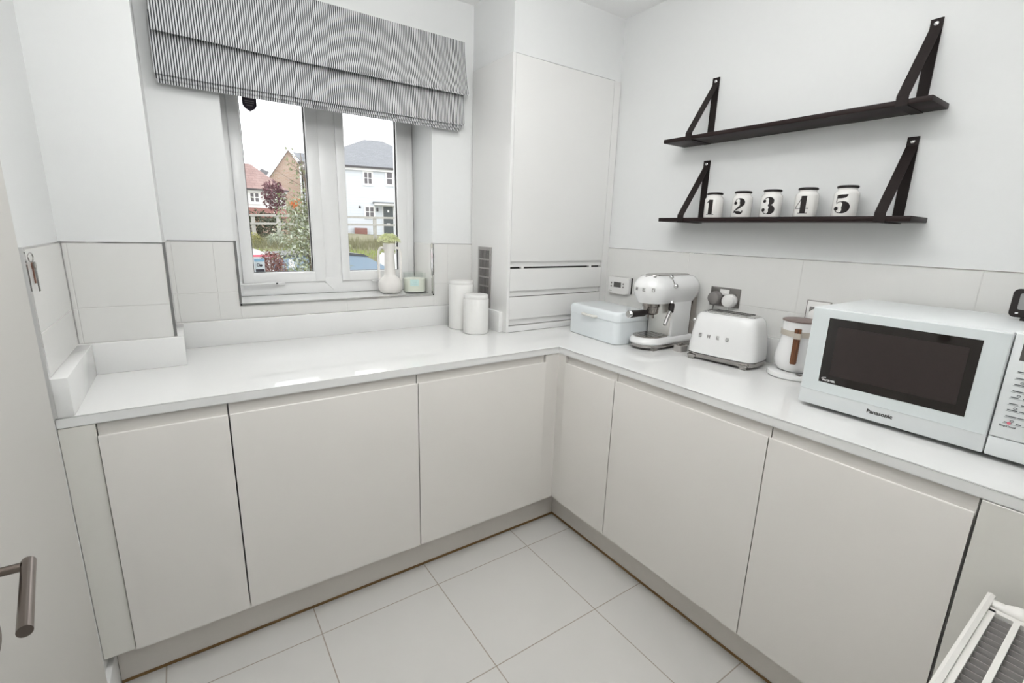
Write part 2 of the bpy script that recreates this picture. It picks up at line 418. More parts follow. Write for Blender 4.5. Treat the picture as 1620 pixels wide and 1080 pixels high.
# slim metal edge trims
def trim(name, b, label): return struct(name, b, M['chrome'], label, 'tile trim')
bm = BM(); box(bm, XL, XL+.0075, -.010, .004, .902, TT+.004); trim('trim_7', bm, 'chrome trim at end of the left wall tiles')
bm = BM(); box(bm, XL, XL+.0065, .004, YP, TT, TT+.004); box(bm, XL, XP+.008, YP-.0065, YP, TT, TT+.004); box(bm, XP-.0005, XP+.008, YP-.0072, YP, UPT, TT)
trim('trim_8', bm, 'chrome trim along top of the pier tiles')
bm = BM(); box(bm, XP+.006, WX0, YB-.0075, YB, TT, TT+.0035); box(bm, WX1, XH, YB-.0065, YB, TT, TT+.003); box(bm, XR-.0065, XR, YN, YH, TT, TT+.003)
trim('trim_9', bm, 'slim trim along top of the wall tiles')
bm = BM()
box(bm, WX0-.003, WX0+.006, YB-.011, YB+.004, WZ0-.006, TT+.004); box(bm, WX0, WX1, YB-.011, YB+.004, WZ0-.006, WZ0+.002); box(bm, WX1-.006, WX1+.003, YB-.011, YB+.004, WZ0-.006, TT+.004)
trim('trim_10', bm, 'chrome square edge trim framing the window opening')
struct('trim_11', one_box(WX0, WX1, YB+.004, .94, WZ0-.004, WZ0), M['quartz'], 'white window sill', 'sill')

# ------------------------------------------------------------------ window
YF = .935   # frame face
win = bpy.data.objects.new('window_1', None); COL.objects.link(win); win.location = (WX0, YF, WZ0); win['kind'] = 'structure'
win['label'] = 'white two light casement window'; win['category'] = 'window'
def W(bm):  # world -> window local
    return remap(bm, lambda x, y, z: (x-WX0, y-YF, z-WZ0))
bm = BM()
F0, F1 = .0, .062
fx0, fx1, fz0, fz1 = WX0+.002, WX1-.002, WZ0, WZ1-.002
mx0, mx1 = -.762, -.684          # central mullion seen between sashes
sl, sr = -1.128, -.325
zb = 1.122
def frame_bar(bm, x0, x1, z0, z1, y0, y1, b=.006): box(bm, x0, x1, y0, y1, z0, z1, bev=b, seg=2)
frame_bar(bm, fx0, sl+.004, fz0, fz1, YF, YF+.065); frame_bar(bm, sr-.004, fx1, fz0, fz1, YF, YF+.065)
frame_bar(bm, fx0, fx1, fz0, zb+.003, YF+.001, YF+.065); frame_bar(bm, fx0, fx1, fz1-.06, fz1, YF, YF+.065)
frame_bar(bm, mx0-.004, mx1+.004, zb-.01, fz1, YF-.003, YF+.065)
# V-shaped foot of the mullion bead
prism(bm, [(mx0-.004, zb+.02), (mx0-.004, zb-.002), (.5*(mx0+mx1), zb-.046), (mx1+.004, zb-.002), (mx1+.004, zb+.02)], lambda u, v, t: (u, t, v), YF-.004, YF+.02)
obj('window_frame', W(bm), M['upvc'], win)
def sash(x0, x1, gx0, gx1, name):
    z0, z1 = zb, fz1-.055; gz0, gz1 = 1.172, fz1-.11
    bm = BM()
    yf = YF-.010; yb = YF+.05
    box(bm, x0, gx0, yf, yb, z0, z1, bev=.005); box(bm, gx1, x1, yf, yb, z0, z1, bev=.005)
    box(bm, x0, x1, yf+.0005, yb, z0, gz0, bev=.005); box(bm, x0, x1, yf+.0005, yb, gz1, z1, bev=.005)
    s = obj('sash', W(bm), M['upvc'], win)
    bm = BM(); q = .004
    box(bm, gx0, gx0+q, YF+.008, YF+.0195, gz0, gz1); box(bm, gx1-q, gx1, YF+.008, YF+.0195, gz0, gz1); box(bm, gx0, gx1, YF+.012, YF+.0195, gz0, gz0+.002)
    obj('gasket', W(bm), M['gasket'], s)
    bm = BM(); box(bm, gx0, gx1, YF+.020, YF+.026, gz0, gz1)
    obj('pane', W(bm), M['glass'], s)
    return s
sa = sash(sl, mx0, -1.0800, -.8165, 'l'); sb = sash(mx1, sr, -.6420, -.3765, 'r')
def handle(cx, s, length):
    bm = BM(); z = zb-.004
    tube(bm, [(cx, YF-.014, z), (cx-.02, YF-.026, z+.004), (cx-.06, YF-.026, z+.004), (cx-length, YF-.022, z+.001)], [.010, .009, .0075, .005], n=10, flat=.6)
    box(bm, cx-.008, cx+.032, YF-.014, YF-.0015, z-.007, z+.007, bev=.003)
    h = obj('handle', W(bm), M['upvc'], s)
    bm = BM(); box(bm, cx-.010, cx-.002, YF-.0325, YF-.0305, z+.001, z+.007); obj('lock_button', W(bm), M['gasket'], h)
handle(-.985, sa, .17); handle(-.45, sb, .085)
# window stickers on the left pane
bm = BM(); prism(bm, [(-1.062,1.93), (-1.006,1.93), (-1.006,1.898), (-1.015,1.885), (-1.034,1.873), (-1.053,1.885), (-1.062,1.898)], lambda u, v, t: (u, t, v), YF+.0175, YF+.019)
box(bm, -1.064, -1.004, YF+.0175, YF+.019, 1.93, 1.944)
st = thing('shield_sticker', 'dark shield shaped sticker at top of the left pane', 'sticker', (-1.034, YF+.018, 1.873))
o = obj('shield', remap(bm, lambda x, y, z: (x+1.034, y-YF-.018, z-1.873)), M['purpleblack'], st)
bm = BM()
for k, (w, z) in enumerate(((.042,1.926), (.036,1.914), (.034,1.906), (.024,1.896))): box(bm, -1.034-w/2, -1.034+w/2, YF+.0168, YF+.0175, z, z+.0035)
obj('print', remap(bm, lambda x, y, z: (x+1.034, y-YF-.018, z-1.873)), M['greyplug'], st)
sx, sz = -1.073, 1.174
st = thing('alarm_sticker', 'small blue and white sticker at bottom left of the left pane', 'sticker', (sx, YF+.018, sz))
bm = BM(); box(bm, 0, .043, 0, .001, 0, .062); obj('sheet', bm, M['stickerwhite'], st)
bm = BM(); box(bm, 0, .043, -.0006, 0, .048, .062); obj('header', bm, M['bluesticker'], st)
bm = BM(); box(bm, .004, .040, -.0006, 0, .001, .013); obj('footer', bm, M['stickerdark'], st)
bm = BM(); tube(bm, [(.016+.006*math.cos(2*PI*k/14), -.0004, .032+.006*math.sin(2*PI*k/14)) for k in range(14)], .0018, n=6, closed=True)
prism(bm, [(.021,.030), (.027,.036), (.034,.032), (.030,.024), (.023,.024)], lambda u, v, t: (u, t, v), -.0008, 0); obj('emblem', bm, M['stickerdark'], st)

# ------------------------------------------------------------------ worktop with upstands
wt = thing('worktop', 'L shaped glossy white stone worktop over the base cabinets', 'worktop', (0, 0, WB))
def wl(bm): return remap(bm, lambda x, y, z: (x, y, z-WB))
bm = BM()
poly = [(XL+.001,0), (0,0), (0,YN+.002), (XR-.002,YN+.002), (XR-.002,YB-.002), (XP+.002,YB-.002), (XP+.002,YP-.002), (XL+.001,YP-.002)]
fs = prism(bm, poly, lambda u, v, t: (u, v, t), WB, WT)
es = [e for e in bm.edges if abs(e.verts[0].co.z-e.verts[1].co.z) < 1e-6]
bmesh.ops.bevel(bm, geom=es, offset=.0025, segments=2, affect='EDGES')
obj('slab', wl(bm), M['quartz'], wt)
def upstand(x0, x1, y0, y1, b=.0018):
    bm = BM(); box(bm, x0, x1, y0, y1, WT, UPT, bev=b); obj('upstand', wl(bm), M['quartz'], wt)
upstand(XL+.001, -1.613, .0005, YP-.022)
upstand(XL+.001, XP+.026, YP-.022, YP-.002)
upstand(XP+.004, XP+.026, YP-.002, YB-.030)
upstand(XP+.004, XH-.024, YB-.030, YB-.004)
upstand(XH-.024, XH-.003, YH+.036, YB-.004)
upstand(XR-.024, XR-.002, YN+.004, YH-.004)

# ------------------------------------------------------------------ base cabinets
ZD0, ZD1 = .158, .838
def jdoor_profile():
    # (y,z) seen from the side, front face at y=0 ; a scooped grip along the top edge
    p = [(0,ZD0), (0,ZD1-.004), (.0008,ZD1-.001), (.002,ZD1), (.0045,ZD1-.001), (.0062,ZD1-.006), (.009,ZD1-.012), (.0125,ZD1-.0125), (.0150,ZD1-.008), (.0158,ZD1+.004), (.0158,WB-.0035), (.022,WB-.0035), (.022,ZD0)]
    return p
def base_cabinet(w, loc, rz, label, depth=.55, gapl=.0015, gapr=.0015):
    t = thing('base_cabinet', label, 'cabinet', loc, rz, 'white base cabinets under the worktop')
    bm = BM(); box(bm, .0012, w-.0012, .0245, depth, ZD0, WB-.001); obj('carcass', bm, M['carc'], t)
    bm = BM(); prism(bm, jdoor_profile(), lambda u, v, x: (x, u, v), gapl, w-gapr)
    d = obj('door', bm, M['door'], t, ang=.9)
    return t
D = [-1.5775, -1.279, -.6765, -.0725]
YD = -.004
base_cabinet(D[1]-D[0], (D[0], YD, 0), 0, 'narrow base cabinet nearest the left wall under the window run', depth=.41, gapr=.0024, gapl=.0012)
base_cabinet(D[2]-D[1], (D[1], YD, 0), 0, 'wide base cabinet below the window, between narrow left cabinet and corner cabinet', gapr=.002, gapl=.0018)
base_cabinet(D[3]-D[2], (D[2], YD, 0), 0, 'base cabinet of the window run beside the inner corner')
E = [-.0505, -.348, -.9465, -1.388]
base_cabinet(E[0]-E[1], (YD, E[0], 0), -PI/2, 'narrow base cabinet below the bread bin beside the inner corner', gapr=.003)
base_cabinet(E[1]-E[2], (YD, E[1], 0), -PI/2, 'wide base cabinet below the toaster')
base_cabinet(E[2]-E[3], (YD, E[2], 0), -PI/2, 'base cabinet below the microwave', gapr=.0026)
# plain end panels and corner post
bm = BM(); box(bm, XL+.001-X0, D[0]-X0-.001, 0, .41, 0, WB-ZD0-.001, bev=.001, seg=1)
tag(obj('filler_panel', bm, M['scoop'], loc=(X0, .002, ZD0)), 'cream filler panel between the left wall and the narrow cabinet', 'panel')
bm = BM(); prism(bm, [(D[3]+.001,0), (0,0), (0,E[0]+.001), (.018,E[0]+.001), (.018,.018), (D[3]+.001,.018)], lambda u, v, t: (u, v, t), 0, WB-ZD0-.001)
tag(obj('corner_post', bm, M['door'], loc=(0,0,ZD0)), 'white corner post where the two cabinet runs meet', 'panel')
bm = BM(); box(bm, 0, .022, YN+.002-E[3], -.0026, 0, WB-ZD0-.001, bev=.001, seg=1); box(bm, .023, .5, YN+.003-E[3], -.006, 0, WB-ZD0-.002)
tag(obj('end_panel', bm, M['scoop'], loc=(-.002, E[3], ZD0)), 'tall plain cream panel right of the last base cabinet, behind the radiator', 'panel')
# plinths with brown seal strip
pl = .0705
p = thing('plinth', 'white kick plinth under the window cabinets with brown seal strip', 'plinth', (XL, pl, 0))
bm = BM(); box(bm, .017, pl-XL-.0005, 0, .016, .0, ZD0-.001); obj('board', bm, M['plinth'], p)
bm = BM(); box(bm, .017, pl-XL-.0005, -.003, 0, 0, .011, bev=.001, seg=1); obj('seal_strip', bm, M['seal'], p)
p = thing('plinth', 'white kick plinth under the right hand cabinets with brown seal strip', 'plinth', (pl, pl, 0), -PI/2)
bm = BM(); box(bm, .0, pl-YN-.001, 0, .016, .0, ZD0-.001); obj('board', bm, M['plinth'], p)
bm = BM(); box(bm, .003, pl-YN-.001, -.003, 0, 0, .011, bev=.001, seg=1); obj('seal_strip', bm, M['seal'], p)

# ------------------------------------------------------------------ boiler cupboard standing on the worktop
bc = thing('boiler_cupboard', 'tall gloss white cupboard standing on the worktop in the corner', 'cupboard', (XH, YH, WT))
def bl(bm): return remap(bm, lambda x, y, z: (x-XH, y-YH, z-WT))
HX1 = XR-.003
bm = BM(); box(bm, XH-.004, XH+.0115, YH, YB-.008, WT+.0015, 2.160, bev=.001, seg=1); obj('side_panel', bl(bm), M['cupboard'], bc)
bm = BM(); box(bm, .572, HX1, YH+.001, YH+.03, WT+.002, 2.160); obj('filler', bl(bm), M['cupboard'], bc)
bm = BM(); box(bm, XH+.012, .571, YH+.032, YB-.008, .936, 2.158); obj('carcass', bl(bm), M['carc'], bc)
bm = BM(); box(bm, XH+.0118, .5718, YH+.004, YH+.026, WT+.002, .9315); obj('base_rail', bl(bm), M['quartz'], bc)
bm = BM(); box(bm, XH+.012, .5705, YH+.027, YH+.031, .9315, 2.150); obj('shadow_gap', bl(bm), M['gap'], bc)
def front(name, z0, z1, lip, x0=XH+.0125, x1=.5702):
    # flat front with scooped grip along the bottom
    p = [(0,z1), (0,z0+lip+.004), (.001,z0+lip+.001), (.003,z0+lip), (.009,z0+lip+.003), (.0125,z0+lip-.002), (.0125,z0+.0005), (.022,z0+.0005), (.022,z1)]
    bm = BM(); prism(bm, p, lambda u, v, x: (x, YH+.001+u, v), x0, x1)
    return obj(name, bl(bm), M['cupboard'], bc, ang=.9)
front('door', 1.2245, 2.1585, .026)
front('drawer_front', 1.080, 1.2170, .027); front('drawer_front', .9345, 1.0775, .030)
for x in (.028, .485):
    bm = BM(); box(bm, x, x+.016, YH+.010, YH+.028, 1.2165, 1.2250); obj('clip', bl(bm), M['plastic'], bc)
# vent grille on the side of the cupboard
vg = thing('vent_grille', 'tall grey slotted vent grille on side of the corner cupboard', 'vent', (XH-.004, .549, 1.160))
bm = BM(); vw, vh = .062, .153
ns = 6; ph = (2*vh-.022)/ns
def vbox(y0, y1, z0, z1, x0=-.006, x1=0, b=0): box(bm, x0, x1, y0, y1, z0, z1, bev=b)
vbox(-vw, -vw+.012, -vh, vh); vbox(vw-.012, vw, -vh, vh); vbox(-vw+.012, vw-.012, vh-.017, vh); vbox(-vw+.012, vw-.012, -vh, -vh+.017)
inner = 2*vh-.034
for k in range(1, ns): z = -vh+.017+inner*k/ns; vbox(-vw+.012, vw-.012, z-.0036, z+.0036)
for k in range(9): y = -vw+.012+(2*vw-.024)*(k+.5)/9; vbox(y-.0019, y+.0019, -vh+.017, vh-.017, -.0045, -.0025)
obj('grille', bm, M['vent'], vg)
bm = BM(); vbox(-vw+.006, vw-.006, -vh+.008, vh-.008, -.0012, -.0002); obj('backing', bm, M['gap'], vg)

# ------------------------------------------------------------------ roman blind
rb = thing('roman_blind', 'black and white ticking striped roman blind half raised over the window', 'blind', (-.75, .66, 1.87))
def bl2(bm): return remap(bm, lambda x, y, z: (x+.75, y-.66, z-1.87))
def sheet(name, prof, x0, x1, wob=.006, nx=70, seed=0.0):
    bm = BM(); rows = []
    m = len(prof)
    for (y, z, k) in prof:
        row = []
        for i in range(nx+1):
            t = i/nx; x = x0+(x1-x0)*t
            dy = wob*k*(math.sin(2.2*t*PI+seed)+.6*math.sin(5.1*t*PI+seed*2+z*4))
            dz = -.006*k*math.sin(PI*t)
            row.append(bm.verts.new((x, y+dy, z+dz)))
        rows.append(row)
    for a, b in zip(rows, rows[1:]+[rows[0]]):
        for i in range(nx): bm.faces.new((a[i], a[i+1], b[i+1], b[i]))
    for s in (0, nx): bm.faces.new([r[s] for r in rows])
    return obj(name, bl2(bm), M['stripe'], rb, ang=1.2)
def fold(pts, th=.004):
    # closed cross-section from a centreline of (y,z,k)
    front_, back = [], []
    for i, (y, z, k) in enumerate(pts):
        a = pts[max(i-1,0)]; b = pts[min(i+1,len(pts)-1)]
        d = Vector((b[0]-a[0], b[1]-a[1])); d.normalize(); n = Vector((-d.y, d.x))*th/2
        front_.append((y+n.x, z+n.y, k)); back.append((y-n.x, z-n.y, k))
    return front_+back[::-1]
bm = BM(); box(bm, -1.345, -.138, .652, .698, 2.225, 2.262, bev=.003); obj('headrail', bl2(bm), M['plastic'], rb)
sheet('upper_fold', fold([(.648,2.262,0), (.645,2.22,.1), (.636,2.17,.3), (.625,2.12,.6), (.613,2.07,1), (.603,2.045,1), (.600,2.030,.9), (.604,2.022,.8), (.614,2.030,.7), (.632,2.07,.4)]), -1.352, -.132, .0045, seed=.4)
sheet('lower_fold', fold([(.646,2.09,.2), (.642,2.04,.3), (.634,1.98,.5), (.628,1.93,.6), (.626,1.900,.6), (.629,1.893,.5), (.637,1.90,.5), (.645,1.95,.3)]), -1.358, -.142, .0035, seed=1.6)
sheet('hem_fold', fold([(.650,1.95,.3), (.643,1.90,.5), (.642,1.884,.5), (.645,1.880,.5), (.652,1.89,.4)]), -1.356, -.150, .003, seed=1.9)
sheet('bottom_hem', fold([(.660,1.94,.3), (.655,1.89,.5), (.654,1.874,.5), (.657,1.869,.5), (.664,1.88,.4)]), -1.354, -.158, .003, seed=2.2)

# ------------------------------------------------------------------ wall shelves with leather straps
def wall_shelf(zt, th, y0, y1, label, ytop, strap_top):
    """board y0 (left) > y1 (right)"""
    xf, xb = .470, XR-.001
    t = thing('wall_shelf', label, 'shelf', (xb, .5*(y0+y1), zt-th), 0, 'black strap shelves on the right wall')
    loc = Vector((xb, .5*(y0+y1), zt-th))
    def sl_(bm): return remap(bm, lambda x, y, z: (x-loc.x, y-loc.y, z-loc.z))
    bm = BM(); box(bm, xf, xb-.0002, y1, y0, zt-th, zt, bev=.002); obj('board', sl_(bm), M['blackwood'], t)
    for yc in ytop:
        w = .0155; c = .003
        bm = BM()
        zt2 = strap_top
        # strap centreline in (x,z): wall tab, down the wall to board back, and out to the front edge, under the board
        path = [(xb-.0022, zt2), (xb-.0022, zt2-.030), (xf-.0024, zt+.004), (xf-.0024, zt-th-.0022), (xb-.0045, zt-th-.0024), (xb-.0045, zt-th+.002)]
        path = [(xb-.0045, zt2), (xb-.0045, zt2-.028), (xf-.0026, zt+.010), (xf-.0024, zt-th-.0022), (xb-.012, zt-th-.0024)]
        def ribbon(path, h=.0022):
            fr, bk = [], []
            for i, q in enumerate(path):
                a = path[max(i-1,0)]; b = path[min(i+1,len(path)-1)]
                d = Vector((b[0]-a[0], b[1]-a[1])); d.normalize(); n = Vector((-d.y, d.x))*h
                fr.append((q[0]+n.x/2, q[1]+n.y/2)); bk.append((q[0]-n.x/2, q[1]-n.y/2))
            prism(bm, fr+bk[::-1], lambda u, v, s: (u, s, v), yc-w, yc+w)
        ribbon(path)
        ribbon([(xb-.0015, zt2), (xb-.0015, zt+.0005)], .0022)
        s = obj('strap', sl_(bm), M['leather'], t, ang=.4)
        bm = BM()
        lathe(bm, [(0,.0035), (.004,.003), (.0062,.0012), (.0065,0), (0,0)], 16)
        sc = obj('screw', bm, M['chrome'], s, loc=(xb-.0057-loc.x, yc-loc.y, zt2-.014-loc.z), rot=(0,-PI/2,0))
    return t
wall_shelf(1.809, .016, -.086, -1.020, 'upper black wooden wall shelf hung on leather straps, empty', (-.215, -.948), 2.058)
wall_shelf(1.4745, .0165, -.098, -1.029, 'lower black wooden wall shelf on leather straps holding numbered jars', (-.217, -.950), 1.724)

# ------------------------------------------------------------------ numbered jars
def stroke(bm, pts, mi=0):
    """pts: (u,v,half width) thick/thin pen stroke"""
    L, R = [], []
    for i, (u, v, w) in enumerate(pts):
        a = pts[max(i-1,0)]; b = pts[min(i+1,len(pts)-1)]
        d = Vector((b[0]-a[0], b[1]-a[1]))
        if d.length < 1e-9: d = Vector((1,0))
        d.normalize(); n = Vector((-d.y, d.x))*w
        L.append(bm.verts.new((u+n.x, v+n.y, 0))); R.append(bm.verts.new((u-n.x, v-n.y, 0)))
    for i in range(len(pts)-1): bm.faces.new((L[i], L[i+1], R[i+1], R[i]))
def disc2(bm, u, v, r, n=14):
    bm.faces.new([bm.verts.new((u+r*math.cos(2*PI*k/n), v+r*math.sin(2*PI*k/n), 0)) for k in range(n)])
def quad2(bm, *pts): 
    # split into strips so that it can wrap on the jar
    bm.faces.new([bm.verts.new((u, v, 0)) for u, v in pts])
def arc(cu, cv, ru, rv, a0, a1, wf, n=18):
    out = []
    for k in range(n+1):
        a = math.radians(a0+(a1-a0)*k/n); out.append((cu+ru*math.cos(a), cv+rv*math.sin(a), wf(a)))
    return out
def numeral(d):
    bm = BM(); th = .0009
    fat = lambda amp, c0: (lambda a: th+amp*max(0, math.cos(a-c0))**1.5)
    if d == 1:
        stroke(bm, [(0,0,.0062), (0,.010,.0062), (0,.034,.0062), (0,.048,.0062)]); stroke(bm, [(-.011,.0008,.0009), (.011,.0008,.0009)])
        stroke(bm, [(-.013,.038,.001), (-.008,.0415,.002), (0,.047,.003)])
    if d == 2:
        stroke(bm, arc(0,.035,.0105,.0125,165,-60,fat(.0062,.1),24)); disc2(bm,-.0085,.034,.0052)
        stroke(bm, [(.0055,.0235,.004), (-.003,.016,.0022), (-.011,.009,.0012), (-.013,.004,.001)])
        stroke(bm, [(-.014,.006,.001), (-.008,.007,.0025), (0,.005,.0050), (.007,.004,.0046), (.011,.006,.002), (.0125,.012,.0008)])
    if d == 3:
        stroke(bm, arc(0,.0365,.0095,.0108,160,-75,fat(.0058,.1),24)); disc2(bm,-.0085,.037,.0048)
        stroke(bm, arc(0,.0125,.0115,.0125,80,-165,fat(.0072,0),26)); disc2(bm,-.0098,.0115,.0052)
    if d == 4:
        stroke(bm, [(.003,0,.0066), (.003,.024,.0066), (.003,.048,.0066)]); stroke(bm, [(-.008,.0008,.0009), (.014,.0008,.0009)])
        stroke(bm, [(-.018,.014,.0010), (.016,.014,.0010)]); stroke(bm, [(-.018,.014,.0009), (-.006,.033,.0009), (.000,.0475,.0014)])
    if d == 5:
        stroke(bm, [(-.009,.042,.0045), (0,.0425,.0050), (.008,.0435,.0042), (.013,.047,.0015)]); stroke(bm, [(-.0095,.046,.0008), (-.0105,.027,.0008)])
        stroke(bm, arc(-.0005,.0145,.012,.0145,140,-165,fat(.0078,0),28)); disc2(bm,-.0098,.011,.0054)
    bmesh.ops.subdivide_edges(bm, edges=bm.edges[:], cuts=3, use_grid_fill=True)
    return bm
JL = {1:'white jar numbered 1 with black lid, next to the left strap', 2:'white jar numbered 2 with black lid', 3:'white jar numbered 3 with black lid, middle of the row',
      4:'white jar numbered 4 with black lid', 5:'white jar numbered 5 with black lid, rightmost of the row'}
JY = {1:-.322, 2:-.447, 3:-.565, 4:-.692, 5:-.818}
jb = None
ang_face = math.atan2(-1.556+.57, -1.339-.55)
for d in range(1, 6):
    t = thing('storage_jar', JL[d], 'jar', (.545, JY[d], 1.4748), 0, 'numbered jars on the lower shelf')
    r = .0375
    if jb is None:
        bm = BM(); lathe(bm, [(0,0), (r-.004,0), (r-.001,.002), (r,.006), (r,.074), (r-.002,.081), (r-.007,.086), (r-.0095,.089), (r-.0095,.0945), (0,.0945)], 40)
        jb = obj('body', bm, M['jar'], t)
        bm = BM(); lathe(bm, [(0,.0947), (r-.0075,.0947), (r-.0055,.097), (r-.0055,.100), (r-.0075,.103), (0,.1035)], 36)
        jl = obj('lid', bm, M['black'], t)
    else:
        for s in (jb, jl):
            c = s.copy(); c.parent = t; COL.objects.link(c)
    # numeral wrapped round the front, slanted a touch like the print
    a0 = math.atan2(-1.556-JY[d], -1.339-.545) - .355
    bm = numeral(d); R_ = r+.0009; zs = .0125
    remap(bm, lambda u, v, z: (R_*math.cos(a0+u*1.38/R_), R_*math.sin(a0+u*1.38/R_), zs+v*1.26))
    obj('numeral', bm, M['black'], t, smooth=False)

# ------------------------------------------------------------------ ornaments on the sill
vs = thing('vase', 'cream ceramic amphora vase with two loop handles on the window sill', 'vase', (-.4718, .815, WZ0))
bm = BM()
lathe(bm, [(0,.001), (.040,.001), (.050,.006), (.058,.020), (.0605,.038), (.059,.056), (.052,.071), (.040,.082), (.0315,.090), (.0280,.105), (.0262,.14), (.0252,.18), (.0262,.215), (.0300,.240), (.0312,.2525), (.028,.254), (.0255,.248), (.022,.232), (0,.222)], 44)
obj('body', bm, M['ceramic'], vs)
# handles lie across the view: along the line perpendicular to the view direction
vd = Vector((-.4718+1.339, .815+1.556)); vd.normalize(); hx, hy = vd.y, -vd.x
for s in (-1, 1):
    pts = []
    for u, z in ((.026,.226), (.036,.232), (.047,.227), (.0535,.212), (.056,.185), (.0555,.15), (.0545,.11), (.054,.075), (.052,.062)):
        pts.append((s*u*hx, s*u*hy, z))
    bm = BM(); tube(bm, pts, .0066, n=10); obj('handle', bm, M['ceramic'], vs)
fl = thing('hydrangea_bloom', 'pale green and cream flower head standing in the sill vase', 'flower', (-.4718, .815, WZ0+.226))
bm = BM(); tube(bm, [(0,0,0), (0,0,.03), (0,0,.045)], .004, n=8); obj('stem', bm, M['leafY'], fl)
bm = BM()
for k in range(230):
    a = random.random()*2*PI; rr = math.sqrt(random.random())
    x, y = .055*rr*math.cos(a), .055*rr*math.sin(a); z = .034+.042*math.sqrt(max(0,1-rr*rr))*random.uniform(.6,1.05)-.006*rr
    m4 = Matrix.Translation((x,y,z)) @ Matrix.Rotation(random.uniform(0,6), 4, 'Z') @ Matrix.Rotation(random.uniform(-.8,.8), 4, 'X')
    for q in range(4):
        mm = m4 @ Matrix.Rotation(q*PI/2, 4, 'Z')
        v = [bm.verts.new(mm @ Vector(p)) for p in ((0,0,0), (.005,-.0035,.0015), (.0095,0,.003), (.005,.0035,.0015))]
        bm.faces.new(v)
obj('florets', bm, M['flower'], fl, smooth=False)
cd = thing('candle', 'glass jar candle with pale teal label beside the vase', 'candle', (-.345, .795, WZ0))
bm = BM(); lathe(bm, [(0,.0005), (.056,.0005), (.059,.003), (.0595,.010), (.0595,.105), (.0580,.106), (.0568,.105), (.0568,.009), (0,.008)], 40); obj('glass', bm, M['tumbler'], cd)
bm = BM(); lathe(bm, [(0,.009), (.0560,.009), (.0560,.075), (.05,.0745), (0,.0735)], 40); obj('wax', bm, M['wax'], cd)
ac = math.atan2(-1.556-.795, -1.339+.345)
def wrapc(bm, R_, a0): return remap(bm, lambda u, v, z: (R_*math.cos(a0+u/R_), R_*math.sin(a0+u/R_), v))
def grid2(bm, u0, u1, v0, v1, n=10):
    A = [bm.verts.new((u0+(u1-u0)*k/n, v0, 0)) for k in range(n+1)]; B = [bm.verts.new((u0+(u1-u0)*k/n, v1, 0)) for k in range(n+1)]
    for k in range(n): bm.faces.new((A[k], A[k+1], B[k+1], B[k]))
bm = BM(); grid2(bm, -.024, .022, .040, .074); obj('label', wrapc(bm, .0600, ac), M['teal'], cd)
bm = BM()
for z, w in ((.069,.030), (.0615,.024), (.056,.018), (.047,.026)): grid2(bm, -w/2, w/2, z, z+.0016, 6)
obj('label_print', wrapc(bm, .0602, ac), M['teald'], cd)

# ------------------------------------------------------------------ canisters
def canister(x, y, r, h, label):
    t = thing('canister', label, 'canister', (x, y, WT), 0, 'white lidded canisters by the vent')
    bm = BM(); lathe(bm, [(0,.0005), (r-.003,.0005), (r,.004), (r,h-.022), (r-.0015,h-.019), (0,h-.019)], 48); obj('body', bm, M['canister'], t)
    bm = BM(); lathe(bm, [(0,h-.0188), (r-.004,h-.0188), (r-.003,h-.016), (r-.003,h-.004), (r-.0055,h), (0,h)], 48); obj('lid', bm, M['canister'], t)
canister(-.1889, .5644, .0640, .245, 'taller white canister, behind the shorter one')
canister(-.1814, .4281, .0620, .190, 'shorter white canister in front of the taller one')

# ------------------------------------------------------------------ bread bin
bb = thing('bread_bin', 'pale blue white enamel bread bin with hinged lid beside espresso machine', 'bread bin', (.265, .248, WT), math.radians(-94.6))
# local: +x along the front edge (to the right), front face at y=0, depth along +y
L, Dp, H = .362, .215, .150
bm = BM()
def rr_ring(z, inset, r=.030):
    return [(x, y, z) for x, y in rrect(inset, L-inset, inset, Dp-inset, r)]
loft(bm, [rr_ring(.001,.003), rr_ring(.004,0), rr_ring(.104,0), rr_ring(.106,.0015)]); obj('body', bm, M['enamel_cool'], bb)
bm = BM()
loft(bm, [rr_ring(.1068,.0005), rr_ring(.1068,-.0015), rr_ring(.134,-.0015), rr_ring(.142,.001), rr_ring(.147,.005), rr_ring(.1495,.011), rr_ring(.150,.02)]); lid = obj('lid', bm, M['enamel_cool'], bb)
bm = BM(); tube(bm, [(.128,0,.112), (.130,-.012,.113), (.142,-.018,.114), (.175,-.020,.114), (.208,-.018,.114), (.220,-.012,.113), (.222,0,.112)], .0075, n=10, flat=.9); obj('handle', bm, M['scoop'], lid)

# ------------------------------------------------------------------ room thermostat
th = thing('thermostat', 'white digital heating controller on the tiles above the bread bin', 'thermostat', (XR-.006, .2245, 1.126))
def tl(bm): return bm
bm = BM()
prism(bm, [(-.074,-.038), (-.05,-.043), (0,-.046), (.05,-.045), (.074,-.042), (.074,.044), (-.074,.044)], lambda u, v, t: (t, -u, v), -.024, -.003)
es = [e for e in bm.edges]
bmesh.ops.bevel(bm, geom=es, offset=.0025, segments=2, affect='EDGES'); obj('body', bm, M['plastic'], th)
bm = BM(); box(bm, -.004, 0, -.079, .07, -.040, .044); obj('back_plate', bm, M['gap'], th)
bm = BM(); box(bm, -.0252, -.0235, -.020, .032, -.011, .017); obj('display', bm, M['screen'], th)
for y in (-.036, -.0365, .050, .0505):
    z = .010 if y in (-.036, .050) else -.007
    bm = BM(); lathe(bm, [(0,.0022), (.0045,.002), (.005,0), (0,0)], 12)
    obj('button', bm, M['greyplug'], th, loc=(-.0240, y, z), rot=(0,-PI/2,0))
bm = BM(); box(bm, -.0246, -.0235, .045, .064, -.034, -.030); obj('printed_mark', bm, M['silverprint'], th)

